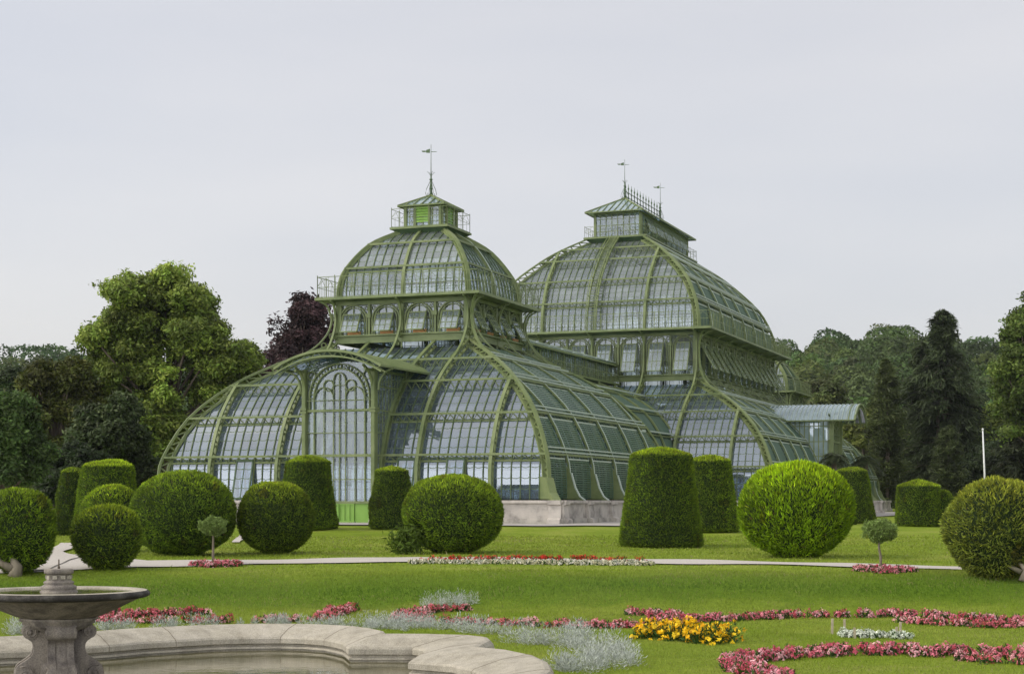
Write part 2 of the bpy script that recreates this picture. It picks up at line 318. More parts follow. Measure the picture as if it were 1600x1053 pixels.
GRAVEL = noise_mat('gravel', (.34, .32, .29), (.50, .47, .43), scale=14, rough=.95, detail=8, bump=.3, bscale=60, c3=(.44, .42, .38))
def ribbon(name, px_pairs, mat, dz=.035, n=10, label=None, kind='structure'):
    """a strip of ground between two edges, laid on the terrain; px_pairs = [(near edge world, far edge world)]"""
    V = []; F = []; K = 8
    rows = []
    for i in range(len(px_pairs)-1):
        for j in range(n):
            f = j/n; rows.append([np.array(px_pairs[i][k])*(1-f)+np.array(px_pairs[i+1][k])*f for k in (0, 1)])
    rows.append([np.array(px_pairs[-1][0]), np.array(px_pairs[-1][1])])
    for a, b_ in rows:
        for k in range(K+1):
            p = a*(1-k/K)+b_*(k/K); V.append((p[0], p[1], gw(p[0], p[1])+dz))
    for i in range(len(rows)-1):
        for k in range(K): a = i*(K+1)+k; F.append((a, a+1, a+K+2, a+K+1))
    me = bpy.data.meshes.new(name); me.from_pydata(V, [], F); me.materials.append(mat); me.polygons.foreach_set('use_smooth', [True]*len(F))
    o = link(bpy.data.objects.new(name, me)); return tag(o, label, None, kind=kind)
A = at
pth = [(A(-200, 905), A(-200, 880)), (A(20, 897), A(60, 862)), (A(130, 891), A(150, 870)), (A(220, 887), A(230, 877)), (A(350, 884), A(350, 876)), (A(500, 881), A(500, 873.5)), (A(650, 879), A(650, 871.5)), (A(820, 879), A(820, 872)), (A(1000, 881), A(1000, 875)), (A(1150, 882.5), A(1150, 877)), (A(1300, 886), A(1300, 880.5)), (A(1420, 889), A(1420, 884)), (A(1520, 892), A(1520, 887)), (A(1800, 903), A(1800, 897))]
ribbon('path', pth, GRAVEL, label='pale gravel path curving along the top of the bank')
ribbon('path', [(A(20, 896), A(75, 893)), (A(55, 875), A(125, 872)), (A(75, 862), A(98, 864)), (A(88, 855), A(118, 856)), (A(95, 850), A(120, 850))], GRAVEL, dz=.06, label='gravel path branching off between the clipped yews at the left')
ribbon('path', [(A(362, 849), A(374, 849)), (A(374, 838), A(390, 838)), (A(400, 832), A(415, 832)), (A(430, 829), A(440, 829))], GRAVEL, dz=.06, label='narrow gravel path between round yews leading to the palm house')
W = 4.3; BX, BY = -1.165*W, 24.031*W
def bworld(u, a): return (BX+W*(u*math.cos(TH)+a*math.sin(TH)), BY+W*(-u*math.sin(TH)+a*math.cos(TH)))
PAVE = noise_mat('pavement_gravel', (.30, .285, .26), (.42, .40, .37), scale=3, rough=.95, detail=8)
ribbon('pavement', [(bworld(-6, -4.6), bworld(-6, -3.1)), (bworld(-1, -4.7), bworld(-1, -3.1)), (bworld(3.1, -4.7), bworld(3.1, -3.1)), (bworld(4.3, -3.9), bworld(3.1, -3.0)), (bworld(4.5, 0), bworld(3.1, 0)), (bworld(5.2, 8), bworld(3.1, 6)), (bworld(5.6, 20), bworld(3.1, 20))], PAVE, dz=.06, label='pale gravel pavement around the foot of the palm house')

# ---------------------------------------------------------------- palm house
PHZ = EYE-.286*W
PH = empty('palm_house', (BX, BY, PHZ), -TH)
tag(PH, 'large glass and green iron palm house with domed pavilions behind the clipped yews', 'greenhouse')
def ZL(z): return (z+.286)*W
def L(u, a, z): return (u*W, a*W, ZL(z))
def face_fn(face, a0):
    """(s along the face, d outward from the centre, z) -> local point, all in bays"""
    if face == 'F': return lambda s, d, z: L(s, a0-d, z)
    if face == 'R': return lambda s, d, z: L(d, a0+s, z)
    if face == 'B': return lambda s, d, z: L(-s, a0+d, z)
    return lambda s, d, z: L(-d, a0-s, z)
SIDE = {'F': (1, 0, 0), 'R': (0, 1, 0), 'B': (-1, 0, 0), 'L': (0, -1, 0)}
OUTV = {'F': (0, -1, 0), 'R': (1, 0, 0), 'B': (0, 1, 0), 'L': (-1, 0, 0)}
def spline(pts, n):
    """Catmull-Rom resample of (P,z) points"""
    P = [np.array(p, float) for p in pts]; P = [2*P[0]-P[1]]+P+[2*P[-1]-P[-2]]; out = []
    for i in range(1, len(P)-2):
        for k in range(n):
            t_ = k/n; a, b_, c, d = P[i-1:i+3]
            out.append(.5*((2*b_)+(-a+c)*t_+(2*a-5*b_+4*c-d)*t_*t_+(-a+3*b_-3*c+d)*t_**3))
    out.append(P[-2]); return [tuple(o) for o in out]
def inset(prof, d):
    out = []
    for i, p in enumerate(prof):
        a = np.array(prof[max(i-1, 0)]); b_ = np.array(prof[min(i+1, len(prof)-1)]); tt = (b_-a)/np.linalg.norm(b_-a)
        out.append((p[0]-tt[1]*d, p[1]+tt[0]*d))
    return out
def clip_at(prof, lim, half):
    """part of the profile, from the bottom, where half-length stays >= lim"""
    out = []
    for i, (P_, z) in enumerate(prof):
        if half(P_) >= lim: out.append((P_, z))
        else:
            if out:
                (p0, z0) = prof[i-1]; f = (half(p0)-lim)/(half(p0)-half(P_)+1e-12); out.append((p0+(P_-p0)*f, z0+(z-z0)*f))
            break
    return out
NP = .125
def vault(parent_name, a0, du, da, prof_o, levels, glass, depth=.09, ribsF=(), ribsR=(), hipw=.048, ribw=.044, faces='FRBL', base_rib=True, rails=False, lattice=True, bar=.012, label=None, rowlen=.135, sidepane=NP):
    prof_g = inset(prof_o, depth)
    mb = MB()
    for fc in faces:
        F_ = face_fn(fc, a0); ds, dd = (du, da) if fc in 'FB' else (da, du)
        half = lambda P_: P_+ds
        arc = 0.0; pane = NP if fc in 'FB' else sidepane
        for (p0, z0), (p1, z1) in zip(prof_g[:-1], prof_g[1:]):
            l = math.hypot(p1-p0, z1-z0); s0, s1 = half(p0), half(p1)
            pts = [F_(-s0, p0+dd, z0), F_(s0, p0+dd, z0), F_(s1, p1+dd, z1), F_(-s1, p1+dd, z1)]
            mb.face(pts, glass, [(-s0/pane, arc/rowlen), (s0/pane, arc/rowlen), (s1/pane, (arc+l)/rowlen), (-s1/pane, (arc+l)/rowlen)])
            arc += l
        smax = half(prof_g[0][0]); k = int(smax/pane)
        for i in range(-k, k+1):
            s = i*pane; pr = clip_at(prof_g, abs(s), half)
            if len(pr) > 1: mb.sweep([F_(s, p+dd+.004, z) for p, z in pr], SIDE[fc], bar*W, .02*W, PAINTD if fc == 'R' else PAINTM, caps=False)  # right side bars darker: its shade is put into the colour
        if fc in 'BL':   # hidden sides: their ribs and purlins belong to the roof mesh
            for s in (ribsF if fc == 'B' else ribsR):
                pr = clip_at(prof_o, abs(s), half)
                if len(pr) > 1: mb.sweep([F_(s, p+dd, z) for p, z in pr], SIDE[fc], ribw*W, .03*W, PAINT)
            for (p, z) in levels: mb.bar(F_(-half(p), p+dd, z), F_(half(p), p+dd, z), .04*W, PAINT)
    o = mb.build(parent_name, PH)
    if label: o['label'] = label
    def zig(mb2, A_, B_, side, w):
        n = len(A_); 
        for i in range(n-1):
            a, b_ = (A_[i], B_[i+1]) if i % 2 == 0 else (B_[i], A_[i+1]); mb2.sweep([a, b_], side, w, w, PAINT, caps=False)
    def resamp(pr, step):
        q = [np.array(p) for p in pr]; L_ = [0]
        for a, b_ in zip(q[:-1], q[1:]): L_.append(L_[-1]+np.linalg.norm(b_-a))
        n = max(2, int(L_[-1]/step)); ss = np.linspace(0, L_[-1], n+1)
        return [(float(np.interp(s, L_, [x[0] for x in q])), float(np.interp(s, L_, [x[1] for x in q]))) for s in ss]
    for fc, rl in (('F', ribsF), ('R', ribsR)):
        F_ = face_fn(fc, a0); ds, dd = (du, da) if fc == 'F' else (da, du); half = lambda P_: P_+ds
        for s in rl:
            pr = clip_at(prof_o, abs(s), half)
            if len(pr) < 2: continue
            pg = clip_at(prof_g, abs(s), half); r_ = MB(); thin = (fc == 'R')
            wd = ribw*(.6 if thin else 1)
            r_.sweep([F_(s, p+dd, z) for p, z in pr], SIDE[fc], wd*W, .022*W, PAINT)
            if thin: r_.sweep([F_(s, p+dd+.013*1, z) for p, z in pr], SIDE[fc], .018*W, .012*W, RAIL)
            r_.sweep([F_(s, p+dd+.012, z) for p, z in pg], SIDE[fc], wd*W*.9, .02*W, PAINT)
            ra, rb = resamp(pr, .085), resamp(pg, .085); n = min(len(ra), len(rb))
            zig(r_, [F_(s, p+dd, z) for p, z in ra[:n]], [F_(s, p+dd, z) for p, z in rb[:n]], SIDE[fc], .014*W)
            if base_rib and fc == 'R':   # solid flared foot plate
                (p0, z0) = pr[0]
                q = [F_(s, p0+dd-depth, z0), F_(s, p0+dd+.20, z0), F_(s, p0+dd+.13, z0+.05), F_(s, p0+dd+.07, z0+.16), F_(s, p0+dd+.02, z0+.34), F_(s, p0+dd-depth, z0+.5)]
                dv = np.array(SIDE[fc])*.012*W
                A_ = [tuple(np.array(x)-dv) for x in q]; B_ = [tuple(np.array(x)+dv) for x in q]; n_ = len(q)
                r_.add(A_+B_, [tuple(range(n_)), tuple(range(2*n_-1, n_-1, -1))]+[(i, (i+1) % n_, n_+(i+1) % n_, n_+i) for i in range(n_)], PAINT)
                r_.sweep([F_(s, p0+dd+.205, z0+.005), F_(s, p0+dd+.135, z0+.055), F_(s, p0+dd+.075, z0+.165), F_(s, p0+dd+.022, z0+.35)], SIDE[fc], .04*W, .015*W, RAIL)
            r_.build('rib', o)
        for li, (p, z) in enumerate(levels):
            h = half(p); q_ = MB(); side = (0, 0, 1)
            q_.sweep([F_(-h, p+dd+.004, z), F_(h, p+dd+.004, z)], (0, 0, 1), .028*W, .03*W, PAINT)
            i_p = min(range(len(prof_o)), key=lambda k: abs(prof_o[k][1]-z)); pg = prof_g[i_p]
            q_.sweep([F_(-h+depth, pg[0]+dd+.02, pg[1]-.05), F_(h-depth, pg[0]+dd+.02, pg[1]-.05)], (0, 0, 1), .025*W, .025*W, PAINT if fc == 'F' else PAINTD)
            if lattice and fc == 'F':
                n = int(2*h/.062); xs_ = np.linspace(-h+.05, h-.05, n+1)
                for k in range(n):
                    a, b_ = (F_(xs_[k], p+dd-.005, z-.012), F_(xs_[k+1], pg[0]+dd+.03, pg[1]-.045)) if k % 2 == 0 else (F_(xs_[k], pg[0]+dd+.03, pg[1]-.045), F_(xs_[k+1], p+dd-.005, z-.012))
                    q_.sweep([a, b_], SIDE[fc], .011*W, .011*W, PAINT, caps=False)
            if fc == 'R' and rails:
                for e2 in (.035, .085):
                    pz = float(np.interp(z+e2, [q[1] for q in prof_o], [q[0] for q in prof_o])); hh = half(pz)-.05
                    q_.sweep([F_(-hh, pz+dd+.025, z+e2), F_(hh, pz+dd+.025, z+e2)], (0, 0, 1), .018*W, .018*W, RAIL)
            q_.build('purlin', o)
    for (su, sa) in ((1, -1), (-1, -1), (1, 1), (-1, 1)):
        h_ = MB(); sv = Vector((1, sa*su*-1*-1, 0)); sv = Vector((su, -sa, 0)).normalized()
        oo = [L(su*(p+du), a0+sa*(p+da), z) for p, z in prof_o]; gg = [L(su*(p+du), a0+sa*(p+da), z) for p, z in inset(prof_o, depth*.95)]
        h_.sweep(oo, sv, hipw*W, .03*W, PAINT); h_.sweep(gg, sv, hipw*W*1.5, .03*W, PAINT)
        ra = resamp(prof_o, .075); rb = resamp(inset(prof_o, depth*.95), .075); n = min(len(ra), len(rb))
        zig(h_, [L(su*(p+du), a0+sa*(p+da), z) for p, z in ra[:n]], [L(su*(p+du), a0+sa*(p+da), z) for p, z in rb[:n]], sv, .018*W)
        if base_rib:
            p, z = prof_o[0]
            for k in range(2):
                pass
            q = [(p-.12, z), (p+.17, z), (p+.08, z+.10), (p+.01, z+.28), (p-.12, z+.3)]
            dv = np.array(sv)*.05*W; A_ = [tuple(np.array(L(su*(x+du), a0+sa*(x+da), y))-dv) for x, y in q]; B_ = [tuple(np.array(L(su*(x+du), a0+sa*(x+da), y))+dv) for x, y in q]; n_ = len(q)
            h_.add(A_+B_, [tuple(range(n_)), tuple(range(2*n_-1, n_-1, -1))]+[(i, (i+1) % n_, n_+(i+1) % n_, n_+i) for i in range(n_)], PAINT)
        h_.build('hip_rib', o)
    return o, prof_g
LOWER = [(2.785, 0.0), (2.78, .3), (2.735, .58), (2.492, 1.11), (2.075, 1.566), (1.61, 1.889), (1.02, 2.20)]
LEV = [(2.735, .58), (2.492, 1.11), (2.075, 1.566), (1.61, 1.889)]
lower = spline(LOWER, 3)
def shutters(parent, a0, du, da, prof_o, zr, cells, mat, slat=True, gap=.035):
    """slatted sun blinds lying on the right hand slope between the ribs"""
    F_ = face_fn('R', a0); zz = [z for _, z in prof_o]; pp = [p for p, _ in prof_o]
    for (z0, z1) in zr:
        for (s0, s1) in cells:
            if min(abs(s0), abs(s1)) > np.interp(z0, zz, pp)+da: continue
            mb = MB(); n = max(3, int((z1-z0)/gap*1.25)) if slat else 6
            for i in range(n):
                za = z0+(z1-z0)*i/n; zb = z0+(z1-z0)*(i+(.62 if slat else 1))/n
                pa, pb = float(np.interp(za, zz, pp)), float(np.interp(zb, zz, pp)); h = pa+da-.06
                a_, b_ = max(s0+.03, -h), min(s1-.03, h)
                if b_-a_ < .03: continue
                da_ = -.035
                mb.face([F_(a_, pa+du+da_, za), F_(b_, pa+du+da_, za), F_(b_, pb+du+da_+(.008 if slat else 0), zb), F_(a_, pb+du+da_+(.008 if slat else 0), zb)], mat)
            if slat and mb.f:
                for s in (s0+.04, (s0*2+s1)/3, (s0+2*s1)/3, s1-.04):
                    pts = [F_(s, float(np.interp(z, zz, pp))+du-.03, z) for z in np.linspace(z0+.01, z1-.01, 6) if float(np.interp(z, zz, pp))+da-.06 > abs(s)]
                    if len(pts) > 1: mb.sweep(pts, SIDE['R'], .012*W, .008*W, SHUT, caps=False)
            pr = float(np.interp(z1, zz, pp)); h = pr+da-.08
            a_, b_ = max(s0+.04, -h), min(s1-.04, h)
            if b_-a_ > .05: mb.sweep([F_(a_, pr+du-.02, z1-.02), F_(b_, pr+du-.02, z1-.02)], (0, 0, 1), .02*W, .02*W, RAIL)
            if mb.f: mb.build('shutter', parent)
def railing(mb, pts, h, closed=True, step=.055, mat=PAINT, lean=0, k_=.7):
    """iron railing along a polyline of local (u,a), heights in bays above z"""
    n = len(pts)
    for i in range(n if closed else n-1):
        a, b_ = pts[i], pts[(i+1) % n]
        A_, B_ = Vector(L(*a)), Vector(L(*b_)); l = (B_-A_).length/W; k = max(1, int(l/.25)); up = Vector((0, 0, W))
        for f in (0.04, .5, 1): mb.bar(A_+up*h*f, B_+up*h*f, (.008 if f < 1 else .012)*W*k_, mat)
        for j in range(k+1): p = A_+(B_-A_)*(j/k); mb.bar(p, p+up*(h*1.08), .013*W*k_, mat)
        kk = int(l/step)
        for j in range(kk): p = A_+(B_-A_)*(j/kk); mb.bar(p+up*.01, p+up*(h*.98 if j % 2 else h*.62), .0055*W*k_, mat)
        for j in range(k):
            p = A_+(B_-A_)*(j/k); q = A_+(B_-A_)*((j+1)/k); mb.bar(p+up*h*.55, (p+q)/2+up*h*.95, .006*W*k_, mat); mb.bar(q+up*h*.55, (p+q)/2+up*h*.95, .006*W*k_, mat)
def arc_pts(cx, cy, r, a0_, a1_, n=14): return [(cx+r*math.cos(R(a0_+(a1_-a0_)*i/n)), cy+r*math.sin(R(a0_+(a1_-a0_)*i/n))) for i in range(n+1)]
def arched_window(parent, F_, fc, s0, s1, d, z0, z1, tilt=26, ledge=False, part=True, mbin=None):
    mb = MB() if mbin is None else mbin; c = (s0+s1)/2; hw = (s1-s0)/2; ra = hw*.90; zs = z1-ra*1.04
    mb.face([F_(s0, d-.02, z0), F_(s1, d-.02, z0), F_(s1, d-.02, z1), F_(s0, d-.02, z1)], GLASSW, [(0, 0), (4, 0), (4, 6), (0, 6)])
    for rr, w in ((ra, .018), (ra*.84, .012)):
        mb.sweep([F_(c+x, d, zs+y) for x, y in arc_pts(0, 0, rr, 0, 180, 16)], OUTV[fc], .02*W, w*W, PAINT)
        for s in (-rr, rr): mb.sweep([F_(c+s, d, z0), F_(c+s, d, zs)], OUTV[fc], .02*W, w*W, PAINT)
    for k in range(1, 10):
        an = math.pi*k/10; mb.bar(F_(c+ra*math.cos(an), d, zs+ra*math.sin(an)), F_(c+ra*.84*math.cos(an), d, zs+ra*.84*math.sin(an)), .006*W, PAINT)
    for x in (-.33, .33): mb.bar(F_(c+x*hw*1.5, d-.005, z0), F_(c+x*hw*1.5, d-.005, z1-.02), .009*W, PAINTD if fc == 'R' else PAINT)  # mullions on the unlit side take the shaded green
    mb.bar(F_(c, d-.005, zs), F_(c, d-.005, zs+ra), .009*W, PAINT)
    for z in (zs, z0+(zs-z0)*.5, z0+(zs-z0)*.16): mb.bar(F_(s0, d-.005, z), F_(s1, d-.005, z), .008*W, PAINT)
    # curled spandrels
    for sg in (-1, 1):
        mb.sweep([F_(c+sg*(hw*.86+x), d+.005, z1-.05+y) for x, y in arc_pts(0, 0, .028, 0, 360, 10)], OUTV[fc], .012*W, .008*W, PAINT)
    if ledge: mb.sweep([F_(c-hw*.35, d+.01, z0+.035), F_(c+hw*.5, d+.01, z0+.035)], (0, 0, 1), .05*W, .02*W, ORANGE)
    o = mb.build('arched_window', parent) if part and mbin is None else parent
    if tilt and part:
        m2 = MB(); sw = hw*.56; sh = (zs-z0)*.98; ct, st_ = math.cos(R(tilt)), math.sin(R(tilt)); zt = zs+ra*.38; sh += ra*.3
        def Q(x, y): return F_(c-hw*.06+x, d+.012+y*sh*st_, zt-y*sh*ct)
        m2.face([Q(-sw, 1), Q(sw, 1), Q(sw, 0), Q(-sw, 0)], GLASSS, [(0, 0), (3, 0), (3, 4), (0, 4)])
        for a, b_ in (((-sw, 0), (sw, 0)), ((-sw, 1), (sw, 1)), ((-sw, 0), (-sw, 1)), ((sw, 0), (sw, 1)), ((-sw*.33, 0), (-sw*.33, 1)), ((sw*.33, 0), (sw*.33, 1)), ((-sw, .33), (sw, .33)), ((-sw, .66), (sw, .66))):
            m2.bar(Q(*a), Q(*b_), (.016 if abs(a[0]) == sw and (a[0] == b_[0] or a[1] in (0, 1)) else .009)*W, PAINT)
        m2.bar(Q(sw*.9, .9), F_(c+sw*.8, d, z0+.02), .008*W, PAINT)
        m2.build('tilted_sash', o)
def drum(a0, hu, ha, z0, z1, stepF, stepR, ztop, tiltF, ledge, gallery_half, brackF, brackR, fly=True, skipF=()):
    body = MB(); zs = z0+.10; zt = z1-.045
    for fc, hs, hd in (('F', hu, ha), ('R', ha, hu), ('B', hu, ha), ('L', ha, hu)):
        F_ = face_fn(fc, a0); pm = PAINT
        body.sweep([F_(-hs, hd, z0+.045), F_(hs, hd, z0+.045)], (0, 0, 1), .10*W, .05*W, pm)
        body.sweep([F_(-hs, hd+.015, zs), F_(hs, hd+.015, zs)], (0, 0, 1), .022*W, .09*W, pm)
        body.sweep([F_(-hs, hd, z1-.02), F_(hs, hd, z1-.02)], (0, 0, 1), .06*W, .06*W, pm)
        st = stepF if fc in 'FB' else stepR; n = int(round(2*hs/st))
        for i in range(n+1):
            s = -hs+i*st; w = .085 if i in (0, n) else (.05 if i % 2 == 0 else .032)
            if i in (0, n): s = s*(1-.03/hs)
            body.sweep([F_(s, hd-.01, z0), F_(s, hd-.01, z1)], OUTV[fc], .06*W, w*W, pm)
            if i % 2: body.sweep([F_(s, hd+.015, zt-.19), F_(s, hd+.015, zt-.13)], OUTV[fc], .05*W, .065*W, pm)
        if fc in 'BL':
            for i in range(n): arched_window(None, F_, fc, -hs+i*st+.02, -hs+(i+1)*st-.02, hd, zs, zt, tilt=0, part=False, mbin=body)
    o = body.build('clerestory', PH)
    for fc, hs, hd in (('F', hu, ha), ('R', ha, hu)):
        F_ = face_fn(fc, a0); st = stepF if fc == 'F' else stepR; n = int(round(2*hs/st))
        for i in range(n):
            if fc == 'F' and i in skipF: continue
            arched_window(o, F_, fc, -hs+i*st+.02, -hs+(i+1)*st-.02, hd, zs, zt, tilt=tiltF if fc == 'F' else 30, ledge=ledge)
    # gallery
    gmb = MB(); gu, ga, zg = gallery_half
    zt_, zb_ = zg, zg-.035
    gmb.add([L(sx*gu, a0+sy*ga, z) for z in (zb_, zt_) for sx, sy in ((-1, -1), (1, -1), (1, 1), (-1, 1))], [(3, 2, 1, 0), (4, 5, 6, 7), (0, 1, 5, 4), (1, 2, 6, 5), (2, 3, 7, 6), (3, 0, 4, 7)], PAINT)
    iu, ia = hu+.03, ha+.03
    gmb.add([L(sx*iu, a0+sy*ia, z) for z in (z1, zb_-.001) for sx, sy in ((-1, -1), (1, -1), (1, 1), (-1, 1))], [(0, 1, 5, 4), (1, 2, 6, 5), (2, 3, 7, 6), (3, 0, 4, 7)], PAINTD)
    g_ = gmb.build('gallery', PH)
    rmb = MB(); e = .03; railing(rmb, [(-(gu-e), a0-(ga-e), zg), (gu-e, a0-(ga-e), zg), (gu-e, a0+ga-e, zg), (-(gu-e), a0+ga-e, zg)], .29); rmb.build('railing', g_)
    for fc, bl, hs, hd, gd in (('F', brackF, hu, ha, ga), ('R', brackR, ha, hu, gu)):
        F_ = face_fn(fc, a0); over = gd-hd
        for s in bl:
            b_ = MB()
            path = [(hd+over*.9, zb_-.01), (hd+over*.55, zb_-.05), (hd+.075, zb_-.14), (hd+.045, zb_-.28)]
            if fly:
                path += [(hd+.045, z0+.42), (hd+.07, z0+.24), (hd+.15, z0+.08), (hd+.30, z0-.10), (hd+.62, z0-.33)]
            pr = spline(path, 4); b_.sweep([F_(s, p, z) for p, z in pr], SIDE[fc], .03*W, .018*W, PAINT)
            pr2 = spline([(hd+over*.9, zb_-.005), (hd+over*.45, zb_-.02), (hd+.04, zb_-.06)], 3); b_.sweep([F_(s, p, z) for p, z in pr2], SIDE[fc], .02*W, .014*W, PAINT)
            if fly:
                for (cx, cz, r_) in ((hd+.055, z0+.10, .042), (hd+.15, z0-.03, .034)):
                    b_.sweep([F_(s, cx+x, cz+y) for x, y in arc_pts(0, 0, r_, 0, 360, 12)], SIDE[fc], .025*W, .014*W, PAINT)
                b_.bar(F_(s, hd+.02, z0+.16), F_(s, hd+.02, z0-.08), .02*W, PAINT)
            b_.build('bracket', o)
    if fly:
        for su, sa in ((1, -1), (-1, -1), (1, 1)):
            b_ = MB(); k = .707
            path = spline([(.18, zb_-.01), (.10, zb_-.08), (.05, zb_-.28), (.05, z0+.42), (.07, z0+.24), (.13, z0+.08), (.27, z0-.10), (.55, z0-.30)], 4)
            b_.sweep([L(su*(hu+q), a0+sa*(ha+q), z) for q, z in path], Vector((su, -sa, 0)), .035*W, .02*W, PAINT)
            for (q, cz, r_) in ((.05, z0+.10, .045), (.14, z0-.03, .035)):
                b_.sweep([L(su*(hu+q+x*.7), a0+sa*(ha+q+x*.7), cz+y) for x, y in arc_pts(0, 0, r_, 0, 360, 12)], Vector((su, -sa, 0)), .025*W, .014*W, PAINT)
            b_.build('bracket', o)
    return o
def hip_roof(parent, a0, ru, ra, ze, za, ridge, mat, nm='lantern_roof'):
    mb = MB()
    c = [(-ru, -ra), (ru, -ra), (ru, ra), (-ru, ra)]; r0, r1 = (0, -ridge), (0, ridge)
    for i in range(4):
        a, b_ = c[i], c[(i+1) % 4]
        if i == 0: up = [r0]
        elif i == 1: up = [r1, r0] if ridge else [r0]
        elif i == 2: up = [r1]
        else: up = [r0, r1] if ridge else [r0]
        pts = [L(a[0], a0+a[1], ze), L(b_[0], a0+b_[1], ze)]+[L(x, a0+y, za) for x, y in up]
        mb.face(pts, mat, [(0, 0), (5, 0), (3, 3), (2, 3)][:len(pts)])
        mb.bar(pts[0], pts[1], .02*W, PAINT)
        n = max(4, int(math.hypot(b_[0]-a[0], b_[1]-a[1])/.11))
        for k in range(n+1):
            f = k/n; p = Vector(pts[0])*(1-f)+Vector(pts[1])*f
            if len(up) == 2:
                lo, hi = (ra-ridge)/(2*ra), (ra+ridge)/(2*ra); g_ = min(max((f-lo)/(hi-lo), 0), 1); q = Vector(pts[3])*(1-g_)+Vector(pts[2])*g_
                lim = min(1, f/lo, (1-f)/lo) if lo > 0 else 1; q = p+(Vector(L(ru if i == 1 else -ru, 0, ze))*0+q-p)
                if lim < 1: q = p+Vector((-(1 if i == 1 else -1)*ru*lim*W, 0, (za-ze)*lim*W))
            else:
                lim = 1-abs(2*f-1); dv = Vector(L(0, 0, 0))
                inn = {0: Vector((0, (ra-ridge), 0)), 1: Vector((-ru, 0, 0)), 2: Vector((0, -(ra-ridge), 0)), 3: Vector((ru, 0, 0))}[i]
                q = p+inn*W*lim+Vector((0, 0, (za-ze)*lim*W))
            mb.bar(p+Vector((0, 0, .01*W)), q+Vector((0, 0, .01*W)), .012*W, PAINT)
    for i in range(4):
        x, y = c[i]; r_ = r0 if y < 0 else r1; mb.bar(L(x, a0+y, ze+.01), L(r_[0], a0+r_[1], za+.01), .022*W, PAINT)
    return mb.build(nm, parent)
def vane(parent, a, z0, z1, big=True):
    mb = MB(); zb = z0+(z1-z0)*.42
    mb.tube([L(0, a, z0-.03), L(0, a, zb)], [.018*W, .010*W], PAINTD, 8); mb.tube([L(0, a, zb-.02), L(0, a, z1)], [.006*W, .003*W], PAINTD, 6)
    for z in (z0+.10, z0+(zb-z0)*.75): mb.lathe([(.004, -.02), (.028, 0), (.004, .02)], PAINTD, (0, 0, 0)) if False else mb.tube([L(0, a, z-.012), L(0, a, z), L(0, a, z+.012)], [.012*W, .03*W, .012*W], PAINTD, 8)
    for k in range(4):
        an = k*math.pi/2+.78; cx, cy = math.cos(an), math.sin(an)
        P_ = lambda r, z: L(cx*r, a+cy*r, z)
        mb.tube([P_(.0, z0+.24), P_(.03, z0+.17), P_(.07, z0+.09), P_(.085, z0+.03), P_(.07, z0-.005), P_(.05, z0+.01), P_(.055, z0+.035)], .004*W, PAINTD, 5)
        mb.tube([P_(0, zb-.03), P_(.025, zb), P_(.05, zb+.03), P_(.062, zb+.025)], .003*W, PAINTD, 5)
    # pierced flag with a swallow tail
    zf = z1-.09; cs, sn = math.cos(-.2), math.sin(-.2)
    Q = lambda x, z: L(x*cs, a+x*sn, z)
    for pts in ([(-.02, zf+.03), (-.02, zf-.03), (-.08, zf-.022), (-.10, zf+.0), (-.08, zf+.02)], [(-.10, zf+.012), (-.10, zf-.012), (-.15, zf-.005), (-.17, zf+.018)], [(.0, zf-.012), (.0, zf-.022), (.10, zf-.028), (.10, zf-.022)]):
        A_ = [Q(x, z) for x, z in pts]; B_ = [tuple(np.array(q)+np.array((0, .02, 0))) for q in A_]; n = len(A_)
        mb.add(A_+B_, [tuple(range(n)), tuple(range(2*n-1, n-1, -1))]+[(i, (i+1) % n, n+(i+1) % n, n+i) for i in range(n)], PAINTD)
    mb.build('weather_vane', parent)
